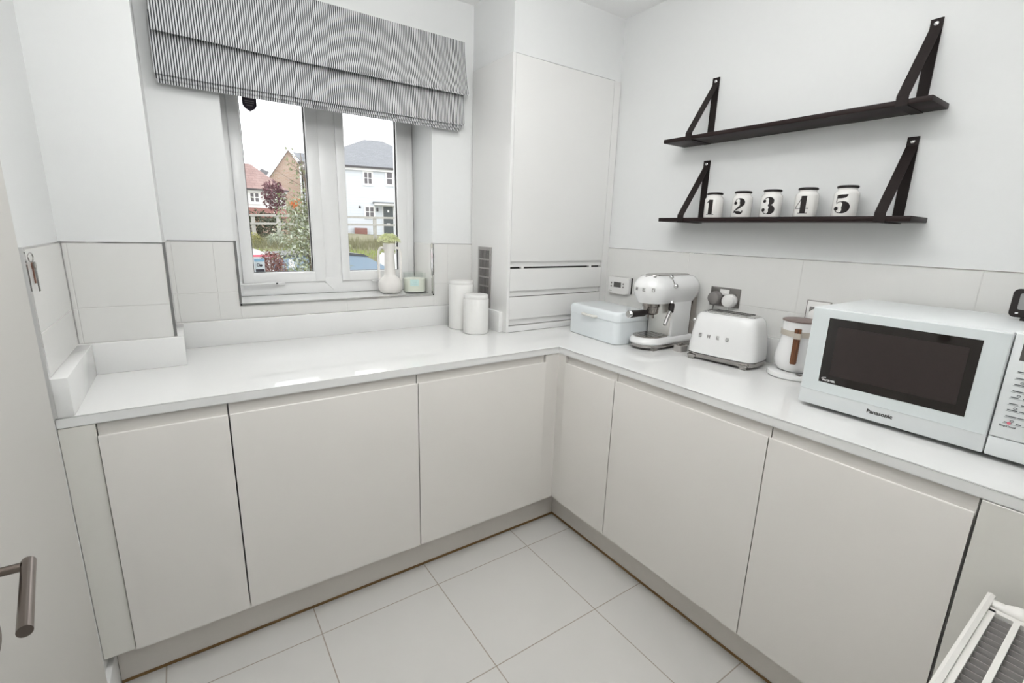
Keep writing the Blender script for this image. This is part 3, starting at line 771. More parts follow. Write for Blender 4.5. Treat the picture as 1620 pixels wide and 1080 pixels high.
# ------------------------------------------------------------------ sockets, plugs, cords
def socket(name, label, y0, y1, z0, z1):
    t = thing(name, label, 'socket', (XR-.006, .5*(y0+y1), .5*(z0+z1)))
    w, h = abs(y0-y1)/2, (z1-z0)/2
    bm = BM(); box(bm, -.004, 0, -w, w, -h, h, bev=.0015); obj('face_plate', bm, M['plate'], t)
    return t, w, h
t, w, h = socket('double_socket', 'brushed steel double wall socket above the toaster', -.456, -.316, 1.097, 1.181)
bm = BM(); box(bm, -.0062, -.004, -.020, .024, .008, .034, bev=.001); box(bm, -.0072, -.006, -.016, -.002, .012, .030, bev=.001); box(bm, -.0072, -.006, .004, .020, .012, .030, bev=.001); obj('switches', bm, M['plastic'], t)
bm = BM(); prism(bm, [(-.054,.008), (-.046,.008), (-.050,.020)], lambda u, v, s: (s, u, v), -.0048, -.0041); obj('marking', bm, M['gap'], t)
def plug(name, label, y, z, m, cordpts, cordmat, lever=False):
    t = thing(name, label, 'plug', (XR-.0102, y, z), 0, 'mains plugs on the right wall')
    bm = BM(); lathe(bm, [(0,.040), (.018,.040), (.026,.036), (.029,.026), (.029,.004), (.027,0), (0,0)], 28)
    o = obj('plug_body', bm, m, t, rot=(0,-PI/2,0), loc=(-.0003,0,0))
    bm = BM(); tube(bm, [(p[0]-(XR-.0102), p[1]-y, p[2]-z) for p in cordpts], .0032, n=8); obj('cord', bm, cordmat, t)
plug('plug', 'grey plug in left half of the double socket', -.353, 1.133, M['greyplug'], [(.588,-.353,1.110), (.587,-.350,1.09), (.589,-.343,1.02), (.590,-.337,.94), (.585,-.335,.908), (.56,-.33,.9045)], M['greyplug'])
plug('plug', 'white plug in right half of the double socket', -.4215, 1.128, M['plastic'], [(.588,-.4215,1.108), (.587,-.422,1.09), (.589,-.423,1.02), (.590,-.424,.94), (.587,-.424,.908), (.58,-.424,.9045)], M['plastic'])
t, w, h = socket('switched_socket', 'single steel framed wall socket half hidden behind the microwave', -.809, -.723, 1.089, 1.173)
bm = BM(); box(bm, -.006, -.004, -.038, .039, -.037, .039, bev=.001); obj('insert', bm, M['plastic'], t)
bm = BM(); box(bm, -.010, -.0058, .012, .028, .000, .018, bev=.001); obj('switch', bm, M['greyplug'], t)
plug('plug', 'white plug in the socket beside the microwave', -.775, 1.118, M['plastic'], [(.590,-.775,1.09), (.588,-.775,1.06), (.589,-.772,1.0), (.590,-.77,.93), (.588,-.77,.9045)], M['plastic'])

# ------------------------------------------------------------------ espresso machine
em = thing('espresso_machine', 'retro white espresso machine with chrome base beside the bread bin', 'coffee machine', (.27, -.200, WT))
# local: front faces -x, depth along +x 0..0.33, width along y
hw = .0745
def capsule(x0, x1, w, r0, n=12, rb=.02):
    """plan: round nose at x0, square back with small radii at x1"""
    pts = []
    for k in range(n*2+1):
        a = PI/2+PI*k/(2*n); pts.append((x0+r0+r0*math.cos(a), w*math.sin(a)))
    for cx, cy, a0 in ((x1-rb, -w+rb, 270), (x1-rb, w-rb, 0)):
        for k in range(5): a = math.radians(a0+90*k/4); pts.append((cx+rb*math.cos(a), cy+rb*math.sin(a)))
    return pts
def caps_ring(z, d, x0=0, x1=.33, w=hw): return [(x, y, z) for x, y in capsule(x0+d, x1-d, w-d, w-d, rb=.03)]
bm = BM(); loft(bm, [caps_ring(.012,.010), caps_ring(.012,.004), caps_ring(.024,.002), caps_ring(.026,.006)]); base = obj('base', bm, M['basesteel'], em)
for x, y in ((.055,-.058), (.055,.058), (.29,-.058), (.29,.058)):
    bm = BM(); prism(bm, [(-.020,.014), (.020,.014), (.014,.0005), (-.014,.0005)], lambda u, v, s: (x+u, y+s, v), -.009, .009); obj('foot', bm, M['steel'], base)
bm = BM(); loft(bm, [caps_ring(.0245,.006), caps_ring(.026,.001), caps_ring(.034,-.003), caps_ring(.046,.000), caps_ring(.054,.008), caps_ring(.056,.014)]); obj('tray_body', bm, M['enamel'], em)
bm = BM(); loft(bm, [caps_ring(.0562,.012,0,.170), caps_ring(.0595,.012,0,.170), caps_ring(.0600,.016,0,.170)]); tr = obj('drip_tray', bm, M['darkchrome'], em)
bm = BM()
for k in range(8): y = -.046+.0131*k; box(bm, .030+.02*abs(y)/.05, .150, y-.0032, y+.0032, .0601, .0622)
obj('drip_grate', bm, M['chrome'], tr)
bm = BM(); box(bm, .150, .285, -.0655, .0655, .050, .212, bev=.008, seg=3); obj('column', bm, M['enamel'], em)
bm = BM(); box(bm, .146, .1498, -.058, .058, .062, .205); obj('column_face', bm, M['satin'], em)
bm = BM(); box(bm, .286, .330, -.062, .062, .050, .225, bev=.006); obj('water_tank', bm, M['darkchrome'], em)
def head_ring(z, d): return [(x, y, z) for x, y in capsule(.004+d, .338-d, .0800-d, .080-d, rb=max(.02,.055-d))]
bm = BM(); loft(bm, [head_ring(.205,.030), head_ring(.206,.019), head_ring(.211,.016), head_ring(.222,.011), head_ring(.236,.003), head_ring(.252,-.004), head_ring(.270,-.006), head_ring(.286,-.004), head_ring(.300,.003), head_ring(.311,.012), head_ring(.319,.022), head_ring(.3235,.031), head_ring(.325,.040)])
hd = obj('head', bm, M['enamel'], em, ang=.9)
bm = BM(); loft(bm, [head_ring(.3252,.042), head_ring(.3285,.043), head_ring(.330,.048)]); obj('cup_warmer', bm, M['steel'], hd)
for k, y in enumerate((-.034, 0, .034)):
    bm = BM(); lathe(bm, [(0,.003), (.007,.003), (.008,0), (0,0)], 16); obj('button', bm, M['chrome'], hd, loc=(.036+.010*abs(y)/.034, y, .3215), rot=(0,-.35,0))
# lettering wrapped round the nose
def wrap_head(bm, zc, R_, cx, phi):  # phi: angle from front (-x) towards -y
    return remap(bm, lambda u, v, z: (cx-(R_+z)*math.cos(phi+u/R_), -(R_+z)*math.sin(phi+u/R_), zc+v))
for ch, ph in (('S', -.68), ('M', -.23), ('E', .23), ('G', .70)):
    b = block_letter(ch, .0150); bmesh.ops.subdivide_edges(b, edges=b.edges[:], cuts=1, use_grid_fill=True); wrap_head(b, .268, .0862, .084, ph)
    obj('letter', b, M['silverprint'], hd, smooth=False)
# group head, portafilter, steam wand
bm = BM(); lathe(bm, [(0,.206), (.038,.206), (.038,.188), (.034,.186), (.034,.176), (0,.176)], 30, .082, 0); obj('group_head', bm, M['darkchrome'], em)
pf_ = thing('portafilter', 'chrome portafilter with black handle locked into the espresso machine', 'portafilter', (.27+.082, -.200, WT+.150))
bm = BM(); lathe(bm, [(0,0), (.018,0), (.028,.004), (.0325,.010), (.033,.0255), (0,.0255)], 28); tube(bm, [(0,-.012,.002), (0,-.014,-.014)], .006, n=10); tube(bm, [(0,.012,.002), (0,.014,-.014)], .006, n=10); obj('basket', bm, M['darkchrome'], pf_)
hdv = Vector((-1, -.12, 0)); hdv.normalize()
bm = BM(); tube(bm, [hdv*.030+Vector((0,0,.014)), hdv*.055+Vector((0,0,.013))], [.010,.012], n=14); tube(bm, [hdv*.053+Vector((0,0,.013)), hdv*.06+Vector((0,0,.013)), hdv*.10+Vector((0,0,.0145)), hdv*.158+Vector((0,0,.0165))], [.0135,.0150,.0140,.0160], n=16); obj('grip', bm, M['black'], pf_)
bm = BM(); tube(bm, [hdv*.1582+Vector((0,0,.0165)), hdv*.166+Vector((0,0,.017)), hdv*.169+Vector((0,0,.0172))], [.0165,.0160,.012], n=16); obj('end_cap', bm, M['chrome'], pf_)
bm = BM(); tube(bm, [(.140,-.062,.215), (.136,-.068,.198), (.118,-.076,.172), (.084,-.086,.136), (.072,-.090,.120)], [.009,.009,.0088,.0085,.008], n=14); wd = obj('steam_wand', bm, M['chrome'], em)
bm = BM(); tube(bm, [(.137,-.066,.203), (.129,-.072,.187), (.120,-.078,.172)], [.0125,.0125,.011], n=14); obj('wand_grip', bm, M['black'], wd)
bm = BM(); sphere(bm, (.120,-.0895,.286), .0105); tube(bm, [(.120,-.072,.286), (.120,-.084,.286)], .006, n=10); sphere(bm, (.118,-.0640,.322), .0105); tube(bm, [(.118,-.064,.322), (.1195,-.082,.292)], .0035, n=8); obj('steam_knob', bm, M['chrome'], hd)
# small grey block lying beside the base
gb = thing('grey_block', 'small grey plastic block beside the espresso machine base', 'adaptor', (.432, -.318, WT))
bm = BM(); prism(bm, rrect(-.026,.026,-.020,.020,.006,3), lambda u, v, t: (u, v, t), .0005, .026); obj('body', bm, M['greyblock'], gb)
bm = BM(); tube(bm, [(-.012,-.004,.0265), (-.012,-.004,.036)], .004, n=10); tube(bm, [(.012,.004,.0265), (.012,.004,.036)], .004, n=10); box(bm, -.020,.020,-.010,.010,.0262,.030, bev=.001); obj('terminals', bm, M['darkchrome'], gb)

# ------------------------------------------------------------------ toaster
ts = thing('toaster', 'retro white two slot toaster with chrome base and spaced silver lettering', 'toaster', (.458, -.517, WT), math.radians(-90+6.5))
# local: +x to the right along the front face, front at -y
def t_ring(z, a, b, p=5.0): return [(x, y, z) for x, y in superell(a, b, p, 64)]
bm = BM(); loft(bm, [t_ring(.010,.128,.074), t_ring(.010,.136,.082), t_ring(.027,.139,.085), t_ring(.029,.130,.076)]); tb = obj('base', bm, M['basesteel'], ts)
for x in (-.108, .104):
    for y in (-.072, .072):
        bm = BM(); prism(bm, [(-.018,.018), (.018,.018), (.011,.0005), (-.011,.0005)], lambda u, v, s: (x+u, y+s, v), -.012, .012); obj('foot', bm, M['steel'], tb)
bm = BM(); loft(bm, [t_ring(.0285,.130,.078), t_ring(.030,.139,.0855), t_ring(.06,.1385,.085), t_ring(.11,.133,.081), t_ring(.16,.1255,.0745), t_ring(.180,.1205,.0695), t_ring(.190,.114,.063), t_ring(.195,.106,.055), t_ring(.1955,.100,.05)])
body = obj('body', bm, M['enamel'], ts, ang=.9)
bm = BM(); loft(bm, [t_ring(.1957,.1055,.0535,3.5), t_ring(.1985,.1050,.053,3.5), t_ring(.1995,.101,.049,3.5)]); tp = obj('top_plate', bm, M['chrome'], ts)
for y in (-.021, .021):
    bm = BM(); box(bm, -.077, .077, y-.0105, y+.0105, .1996, .2001); s = obj('slot', bm, M['gap'], tp)
    bm = BM(); box(bm, -.080, .080, y-.0128, y-.0107, .1996, .2025); box(bm, -.080, .080, y+.0107, y+.0128, .1996, .2025); obj('slot_rim', bm, M['chrome'], s)
bm = BM(); tube(bm, [(-.118,-.008,.148), (-.143,-.008,.150)], .004, n=10); sphere(bm, (-.147,-.008,.150), .0095); obj('lever', bm, M['chrome'], ts)
for ch, x in (('S', -.079), ('M', -.043), ('E', -.006), ('G', .032)):
    b = block_letter(ch, .0135); remap(b, lambda u, v, z: (x+u, -.0818+(v)*.068-z, .105+v))
    obj('letter', b, M['silverprint'], body, smooth=False)

# ------------------------------------------------------------------ coffee pot on its base
cp = thing('pot_base', 'round white power base of the coffee pot, beside the toaster', 'power base', (.4905, -.7683, WT))
bm = BM(); lathe(bm, [(0,.001), (.084,.001), (.088,.004), (.0885,.010), (.086,.018), (.080,.0215), (0,.0225)], 56); obj('disc', bm, M['enamel'], cp)
aw = math.atan2(-1.556+.768, -1.339-.49)
bm = BM(); lathe(bm, [(0,.0040), (.010,.0040), (.011,0), (0,0)], 20)
obj('switch', bm, M['steel'], cp, loc=(.072*math.cos(aw+.26), .072*math.sin(aw+.26), .0195), rot=(0,0,0))
cpot = thing('coffee_pot', 'white coffee pot with walnut handle and brown lid on its power base', 'coffee pot', (.4905, -.7683, WT+.0230))
bm = BM(); lathe(bm, [(0,0), (.046,0), (.058,.006), (.067,.020), (.071,.040), (.070,.058), (.066,.080), (.0605,.105), (.0575,.125), (.0570,.140), (.0585,.175), (.0590,.183), (0,.183)], 48); obj('body', bm, M['enamel'], cpot)
bm = BM(); lathe(bm, [(0,.1835), (.0605,.1835), (.0615,.1855), (.061,.1885), (.056,.190), (0,.1905)], 48); obj('lid', bm, M['lidbrown'], cpot)
bm = BM(); lathe(bm, [(.0572,.132), (.0605,.132), (.0608,.142), (.0608,.152), (.0578,.152)], 48)
av = aw-.06
ca, sa_ = math.cos(av), math.sin(av)
tube(bm, [(.058*ca,.058*sa_,.142), (.074*ca,.074*sa_,.141), (.088*ca,.088*sa_,.140)], [.011,.0115,.013], n=12, flat=.8); obj('band', bm, M['beige'], cpot)
bm = BM(); q = [(-.0078,-.0105), (.0078,-.0105), (.0078,.0105), (-.0078,.0105)]
rings = []
for r_, z_, s_ in ((.094,.168,.6), (.094,.167,1.0), (.0935,.13,1.0), (.096,.08,1.0), (.098,.046,.97), (.098,.042,.7)):
    rings.append([((r_+u*s_)*ca-(v*s_)*sa_, (r_+u*s_)*sa_+(v*s_)*ca, z_) for u, v in rrect(-.0085,.0085,-.0105,.0105,.0035,3)])
loft(bm, rings); obj('handle', bm, M['wood'], cpot)
bm = BM()
rg = []
for z_ in (.133, .136, .150, .153):
    rg.append([((.0940+u)*ca-v*sa_, (.0940+u)*sa_+v*ca, z_) for u, v in rrect(-.0105,.0105,-.0128,.0128,.005,3)])
loft(bm, rg); obj('handle_collar', bm, M['beige'], cpot)

# ------------------------------------------------------------------ microwave
mw = thing('microwave', 'white microwave with black glass window at right end of the worktop', 'microwave', (.180, -.929, WT), -PI/2)
# local: +x along the front (to the right), front at y=0, depth +y
mWd, mD, z0, z1 = .525, .385, .012, .3055
bm = BM(); box(bm, .002, mWd-.002, .022, mD, z0, z1, bev=.006, seg=3); obj('case', bm, M['mwwhite'], mw)
for x in (.05, mWd-.05):
    for y in (.06, mD-.05):
        bm = BM(); lathe(bm, [(0,.0005), (.014,.0005), (.015,z0), (0,z0)], 16, x, y); obj('foot', bm, M['gap'], mw)
bm = BM(); box(bm, 0, .4168, 0, .0215, z0, z1-.0005, bev=.003, seg=2); dr = obj('door', bm, M['mwwhite'], mw)
bm = BM(); box(bm, .003, .4150, -.0016, -.0001, .0565, z1-.004, bev=.0007, seg=1); obj('glass_panel', bm, M['mwglass'], dr)
bm = BM(); box(bm, .0470, .3720, -.0024, -.00165, .088, .278); obj('window', bm, M['blackglass'], dr)
bm = BM(); box(bm, .072, .352, -.0027, -.00242, .112, .256); obj('mesh_screen', bm, M['mesh'], dr)
b = text_bm('Panasonic', .0150, bold=.00035); remap(b, lambda u, v, z: (.207+u, -.0004-z, .0375+v)); obj('brand_lettering', b, M['gap'], dr, smooth=False)
b = text_bm('INVERTER', .0078, bold=.0002); remap(b, lambda u, v, z: (.073+u*.95, -.0028-z, .0950+v))
tube(b, [(.054+.012*(1-math.cos(k*.19)), -.0029, .0975+.0055*math.sin(k*.21)) for k in range(9)], .0007, n=5)
obj('window_lettering', b, M['whiteprint'], dr, smooth=False)
bm = BM(); box(bm, .4195, mWd, 0, .0215, .0600, z1-.0005, bev=.003, seg=2); cpn = obj('control_panel', bm, M['mwwhite'], mw)
bm = BM(); box(bm, .4195, mWd, 0, .0215, z0, .0585, bev=.003, seg=2); obj('lower_panel', bm, M['mwwhite'], mw)
bm = BM()
for r_ in range(9):
    z = .2185-.0150*r_
    for c_ in range(2):
        x = .438+.050*c_
        for (a, w_) in ((0, .018), (.0195, .012)): box(bm, x+a, x+a+w_*(.7+.3*((r_*5+c_*3) % 4)/3), -.0006, 0, z, z+.0021)
        box(bm, x-.002, x+.034, -.0004, 0, z-.0024, z-.0019)
        if r_ % 2 == 0: tube(bm, [(x+.012+.003*math.cos(k*PI/4), -.0003, z+.0062+.0020*math.sin(k*PI/4)) for k in range(8)], .0006, n=5, closed=True)
obj('button_print', bm, M['printgrey'], cpn, smooth=False)
b = text_bm('Stop/Cancel', .0056, bold=.0001); remap(b, lambda u, v, z: (.4455+u, -.0003-z, .0905+v)); obj('stop_lettering', b, M['printgrey'], cpn, smooth=False)
bm = BM(); lathe(bm, [(0,.0005), (.0033,.0005), (.0033,0), (0,0)], 14); obj('stop_mark', bm, M['red'], cpn, loc=(.4465, -.0002, .0985), rot=(PI/2,0,0))
bm = BM(); box(bm, .435, .512, -.0008, -.0001, .245, .290); obj('display', bm, M['screen'], cpn)

# black display device standing on the microwave
dv = thing('digital_timer', 'small black digital device standing on top of the microwave', 'timer', (.452, -1.290, WT+.3056), math.radians(-83))
bm = BM(); prism(bm, rrect(-.004,.100,.007,.080,.012,5), lambda u, v, t: (u, t+.18*v, v), -.006, .006); obj('case', bm, M['black'], dv)
bm = BM(); prism(bm, rrect(.010,.088,.027,.069,.004,3), lambda u, v, t: (u, t+.18*v, v), -.0071, -.0062); obj('screen', bm, M['screen2'], dv)
bm = BM(); box(bm, .020, .076, -.02, .035, .0005, .006, bev=.001); box(bm, .036, .060, -.003, .006, .005, .012); obj('stand', bm, M['black'], dv)
bm = BM(); box(bm, .008, .014, -.0055, -.0035, .016, .020); obj('indicator', bm, M['whiteprint'], dv)

# ------------------------------------------------------------------ keys on the left wall tiles
ky = thing('key_ring', 'small ring of keys hanging on the edge of the left wall tiles', 'keys', (XL+.0085, .018, 1.300))
bm = BM(); tube(bm, [(.004, .022*math.cos(2*PI*k/20), .011*math.sin(2*PI*k/20)) for k in range(20)], .0013, n=6, closed=True); obj('ring', bm, M['steel'], ky)
for dy, m_, l_ in ((.012, M['copper'], .050), (.017, M['steel'], .070)):
    bm = BM(); box(bm, .001 if dy < .015 else .0045, .0035 if dy < .015 else .007, dy-.004, dy+.004, -.012-l_, -.025); lathe(bm, [(0,.001), (.009,.001), (.009,-.001), (0,-.001)], 16)
    for v in bm.verts[-34:]: pass
    # move the bow disc upright onto the blade
    for v in bm.verts:
        if abs(v.co.z) < .002: v.co = Vector(((.0022 if dy < .015 else .0057)+v.co.z, dy+v.co.x, -.020+v.co.y))
    obj('key', bm, m_, ky)

# ------------------------------------------------------------------ open door at the left edge
E0 = Vector((-1.5600, -.460)); E1 = Vector((-1.602, -1.560))
dl = (E0-E1).length; da = math.atan2((E0-E1).y, (E0-E1).x)
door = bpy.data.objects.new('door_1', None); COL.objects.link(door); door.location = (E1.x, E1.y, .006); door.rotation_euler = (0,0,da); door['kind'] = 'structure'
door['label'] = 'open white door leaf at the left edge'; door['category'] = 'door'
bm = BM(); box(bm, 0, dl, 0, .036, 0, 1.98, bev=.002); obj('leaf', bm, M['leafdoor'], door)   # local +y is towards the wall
# lever: spindle on the face, lever pointing back to the hinge side
ls = dl-.395
hn = Vector((0,0,.994))
bm = BM(); lathe(bm, [(0,.010), (.022,.010), (.0255,.007), (.026,0), (0,0)], 32); rose = obj('rose', bm, M['nickel'], door, loc=(ls, -.0005, hn.z), rot=(PI/2,0,0))
bm = BM(); tube(bm, [(ls,-.010,hn.z), (ls,-.030,hn.z), (ls,-.044,hn.z)], .0052, n=18); obj('neck', bm, M['nickel'], door)
bm = BM(); tube(bm, [(ls+.008,-.048,hn.z), (ls-.122,-.0745,hn.z)], [.0068,.0064], n=28); obj('lever', bm, M['nickel'], door)
bm = BM(); lathe(bm, [(0,.008), (.022,.008), (.0255,.005), (.026,0), (0,0)], 32); obj('escutcheon', bm, M['nickel'], door, loc=(ls, -.0005, hn.z-.085), rot=(PI/2,0,0))

# ------------------------------------------------------------------ radiator on the near wall
rd = thing('radiator', 'white double panel radiator with slotted top grille at bottom right', 'radiator', (-.056, YN, .10))
# local: x from 0 (right end) to -.62, y from wall
RL, zt = .64, .600
yf0, yf1 = .138, .125; yb0, yb1 = .044, .034
bm = BM()
for k in range(16):
    x = -RL+.02+(RL-.04)*k/15
prism(bm, [(yf0,0), (yf0+.002,.01), (yf0+.002,zt-.018), (yf0-.001,zt+.004), (yf0-.006,zt+.006), (yf1,zt+.003), (yf1,0)], lambda u, v, t: (t, u, v), -RL, 0); obj('front_panel', bm, M['radwhite'], rd)
bm = BM(); box(bm, -RL, 0, yb1, yb0, 0, zt-.004, bev=.003); obj('back_panel', bm, M['radwhite'], rd)
bm = BM()
gx1 = -.050
box(bm, -RL+.02, gx1+.004, yf1-.010, yf1-.0002, zt-.014, zt-.002); box(bm, -RL+.02, gx1+.004, yb0+.0005, yb0+.008, zt-.014, zt-.002)
box(bm, -RL+.02, gx1+.004, .0805, .0895, zt-.012, zt-.001); box(bm, gx1-.004, gx1+.010, yb0+.0005, yf1-.0005, zt-.014, zt-.002)
gr = obj('top_grille', bm, M['radwhite'], rd)
bm = BM()
for k in range(29):
    x = gx1-.012-.0200*k
    prism(bm, [(0,0), (.0016,0), (.0085,-.016), (.0069,-.016)], lambda u, v, t: (x-u, t, zt-.006+v), yb0+.008, yf1-.010)
obj('fins', bm, M['radfin'], rd)
bm = BM(); box(bm, -RL+.02, gx1, yb0+.001, yf1-.001, zt-.060, zt-.050); obj('convector_core', bm, M['gap'], rd)
bm = BM(); tube(bm, [(-.017,yf1+.001,zt-.010), (-.017,.085,zt-.010), (-.017,yb0-.001,zt-.010)], .0125, n=16); tube(bm, [(-.017,.108,zt-.010), (-.017,.095,zt-.010), (-.017,.085,zt-.010), (-.017,.073,zt-.010), (-.017,.060,zt-.010)], [.0125,.018,.020,.018,.0125], n=18); obj('header_pipe', bm, M['radwhite'], rd)
for x in (-.12, -.55):
    bm = BM(); box(bm, x,x+.03,.001,yb1-.0005,.15,.5); obj('bracket', bm, M['radwhite'], rd)

# ------------------------------------------------------------------ added ceiling lamps, out of view, for fill light and highlights
def fill_downlight(x, y, label, power, size):
    t = thing('added_ceiling_light', label, 'added fill light', (x, y, ZC))
    bm = BM(); lathe(bm, [(.17,-.0005), (.18,-.004), (.18,-.020), (.165,-.022), (.165,-.0005)], 40); obj('rim', bm, M['plastic'], t)
    bm = BM(); lathe(bm, [(0,-.014), (.164,-.014), (.164,-.002), (0,-.002)], 40); obj('diffuser', bm, mat('fill_lamp_diffuser', (.9,.9,.9), .5, emit=(1,.98,.95,1.5)), t)
    l = bpy.data.lights.new('fill_lamp', 'AREA'); l.shape = 'DISK'; l.size = size; l.energy = power; l.color = (.98,1,.99)
    o = bpy.data.objects.new('fill_lamp', l); COL.objects.link(o); o.parent = t; o.location = (0,0,-.030)
fill_downlight(-.72, -.62, 'added round white fill light out of view over the kitchen floor', 3.5, .33)
fill_downlight(-1.25, -2.35, 'added round white fill light out of view in the hall behind the doorway', 7, .33)
# the photographer's flash, bounced off the ceiling above the doorway
fl_ = bpy.data.lights.new('bounce_flash', 'SPOT'); fl_.energy = 124; fl_.spot_size = math.radians(150); fl_.spot_blend = 1.0; fl_.shadow_soft_size = .10; fl_.color = (1,1,.995)
fo = bpy.data.objects.new('bounce_flash', fl_); COL.objects.link(fo); fo.location = (-.86, -1.0, 1.66); fo.rotation_euler = (PI, 0, 0)
f2 = bpy.data.lights.new('direct_flash', 'SPOT'); f2.energy = 41; f2.spot_size = math.radians(110); f2.spot_blend = 1.0; f2.shadow_soft_size = .12; f2.color = (1,1,.995)
fo2 = bpy.data.objects.new('direct_flash', f2); COL.objects.link(fo2); fo2.location = (-1.16, -1.50, 1.98)
fo2.rotation_euler = (Vector((-.02, .70, 2.66))-Vector(fo2.location)).to_track_quat('-Z', 'Y').to_euler()

# ------------------------------------------------------------------ outside
def plane_mesh(pts, m, name, label=None, cat=None, kind=None):
    pass
# ground: road, verge bank, plateau
bm = BM(); prof = [(1.05,-.60), (12.6,-.60), (12.7,-.48), (13.3,.50), (13.9,.70), (15.6,.84), (19,.90), (30,.95), (60,1.2)]
rows = []
for y, z in prof: rows.append([bm.verts.new((x, y, z+.04*math.sin(x*1.3+y))) if y > 15 else bm.verts.new((x, y, z)) for x in range(-20, 46, 3)])
for i, (a, b) in enumerate(zip(rows, rows[1:])):
    for k in range(len(a)-1): bm.faces.new((a[k], a[k+1], b[k+1], b[k])).material_index = 1 if i == 0 else 0
o = obj('ground', bm, [M['ground'], M['road']], smooth=False); o['kind'] = 'structure'; o['label'] = 'road and rising verge outside'; o['category'] = 'ground'
def gz(y):
    for (a, za), (b, zb_) in zip(prof, prof[1:]):
        if a <= y <= b: return za+(zb_-za)*(y-a)/(b-a)
    return 0
def grass(name, label, m, y0, y1, x0f, x1f, n, h, w):
    bm = BM()
    for k in range(n):
        y = random.uniform(y0, y1); x = random.uniform(x0f(y), x1f(y)); z = gz(y)-.03; hh = h*random.uniform(.5,1.2); a = random.uniform(0, PI); lean = random.uniform(-.35,.35)*hh
        dx, dy = w*math.cos(a), w*math.sin(a)*.5
        v = [bm.verts.new(p) for p in ((x-dx,y-dy,z), (x+dx,y+dy,z), (x+dx*.5+lean*.5,y,z+hh*.6), (x+lean,y+lean*.3,z+hh))]
        bm.faces.new((v[0], v[1], v[2])); bm.faces.new((v[0], v[2], v[3]))
    tag(obj(name, bm, m, smooth=False), label, 'grass', kind='stuff')
grass('verge_grass', 'bright green grass along the roadside verge', M['grassA'], 12.9, 13.7, lambda y: -1+.05*y, lambda y: .43*y, 3000, .16, .012)
grass('bank_grass', 'tall dry grass and weeds on the bank below the fence', M['grassB'], 13.7, 15.8, lambda y: -1, lambda y: .43*y, 3600, .30, .012)

# post and rail fence on the bank
fn = thing('field_fence', 'weathered post and rail fence across the bank outside', 'fence', (0, 16, .80))
for x, zt_ in ((-.25,1.0), (.60,.86), (1.34,.92), (2.9,.93), (4.56,.95), (6.4,1.0), (8.2,1.02)):
    bm = BM(); box(bm, x-.055, x+.055, -.05, .05, -.10, zt_, bev=.01); obj('post', bm, M['fence'], fn)
for z in (.60, .86):
    bm = BM(); box(bm, -1.2, 9, -.075, -.05, z-.035+.0, z+.035); obj('rail', remap(bm, lambda x, y, zz: (x, y, zz+.020*x)), M['fence'], fn)

# --- white weatherboard house
hc = thing('weatherboard_house', 'white weatherboarded house with grey slate roof and dark front door', 'house', (8, 31, .75), math.radians(-15))
def hz_(bm): return remap(bm, lambda x, y, z: (x, y, z-.75))
u0, u1, ez, hd_ = -2.72, 6.4, 5.12, 8.0
bm = BM(); box(bm, u0, u1, 0, hd_, .75, ez); obj('wall', hz_(bm), M['clap'], hc, smooth=False)
bm = BM(); o_ = .25; rz_ = 7.55
A = [bm.verts.new(p) for p in ((u0-o_,-o_,ez+.08), (u1+o_,-o_,ez+.08), (u1+o_,hd_+o_,ez+.08), (u0-o_,hd_+o_,ez+.08))]
R0, R1 = bm.verts.new((u0+3.95,4.0,rz_)), bm.verts.new((u1-3.9,4.0,rz_))
for f in ((A[0],A[1],R1,R0), (A[1],A[2],R1), (A[2],A[3],R0,R1), (A[3],A[0],R0), (A[3],A[2],A[1],A[0])): bm.faces.new(f)
obj('roof', hz_(bm), M['slate'], hc, smooth=False)
bm = BM(); box(bm, u0-o_, u1+o_, -.34, -.24, ez+.02, ez+.13); obj('gutter', hz_(bm), M['gutter'], hc)
bm = BM(); box(bm, u0-.1, u1+.1, -.2, -.02, ez-.13, ez+.02); obj('fascia', hz_(bm), M['housewhite'], hc)
def house_window(par, u, z0_, z1_, w, cols, tr, y=0):
    bm = BM(); f = .07
    box(bm, u-w/2-f, u+w/2+f, y-.06, y-.002, z0_-f*1.6, z1_+f); o = obj('window', tr(bm), M['housewhite'], par)
    for c in range(cols):
        for r_ in range(2):
            cw = w/cols; hh = (z1_-z0_)/2
            bm = BM(); box(bm, u-w/2+c*cw+.035, u-w/2+(c+1)*cw-.035, y-.066, y-.0605, z0_+r_*hh+.025, z0_+(r_+1)*hh-.025); obj('pane', tr(bm), M['housepane'], o)
house_window(hc, 1.19, 4.18, 4.92, .52, 2, hz_); house_window(hc, 2.56, 4.22, 5.0, .40, 1, hz_); house_window(hc, 1.22, 2.08, 2.74, .56, 2, hz_)
bm = BM(); box(bm, 2.04, 2.80, -.05, -.002, .80, 2.86); fd = obj('door_frame', hz_(bm), M['housewhite'], hc)
bm = BM(); box(bm, 2.10, 2.74, -.075, -.0505, .82, 2.80); fdd = obj('front_door', hz_(bm), M['frontdoor'], hc)
bm = BM(); box(bm, 2.36, 2.48, -.085, -.0755, 2.42, 2.58); box(bm, 2.30, 2.52, -.085, -.0755, 1.62, 1.70); obj('door_furniture', hz_(bm), M['housewhite'], fdd)
bm = BM(); box(bm, 1.42, 3.4, -.75, 0, 2.98, 3.05); obj('canopy', hz_(bm), M['slate'], hc); bm = BM(); box(bm, 1.50, 3.4, -.70, -.002, 2.86, 2.979); obj('canopy_trim', hz_(bm), M['housewhite'], hc)
bm = BM(); box(bm, 1.66, 1.78, -.16, -.002, 2.46, 2.70, bev=.03); obj('lantern', hz_(bm), M['gutter'], hc)
bm = BM(); sphere(bm, (.60,-.03,2.70), .075, sc=(1,.4,1)); obj('alarm_box', hz_(bm), M['gutter'], hc)
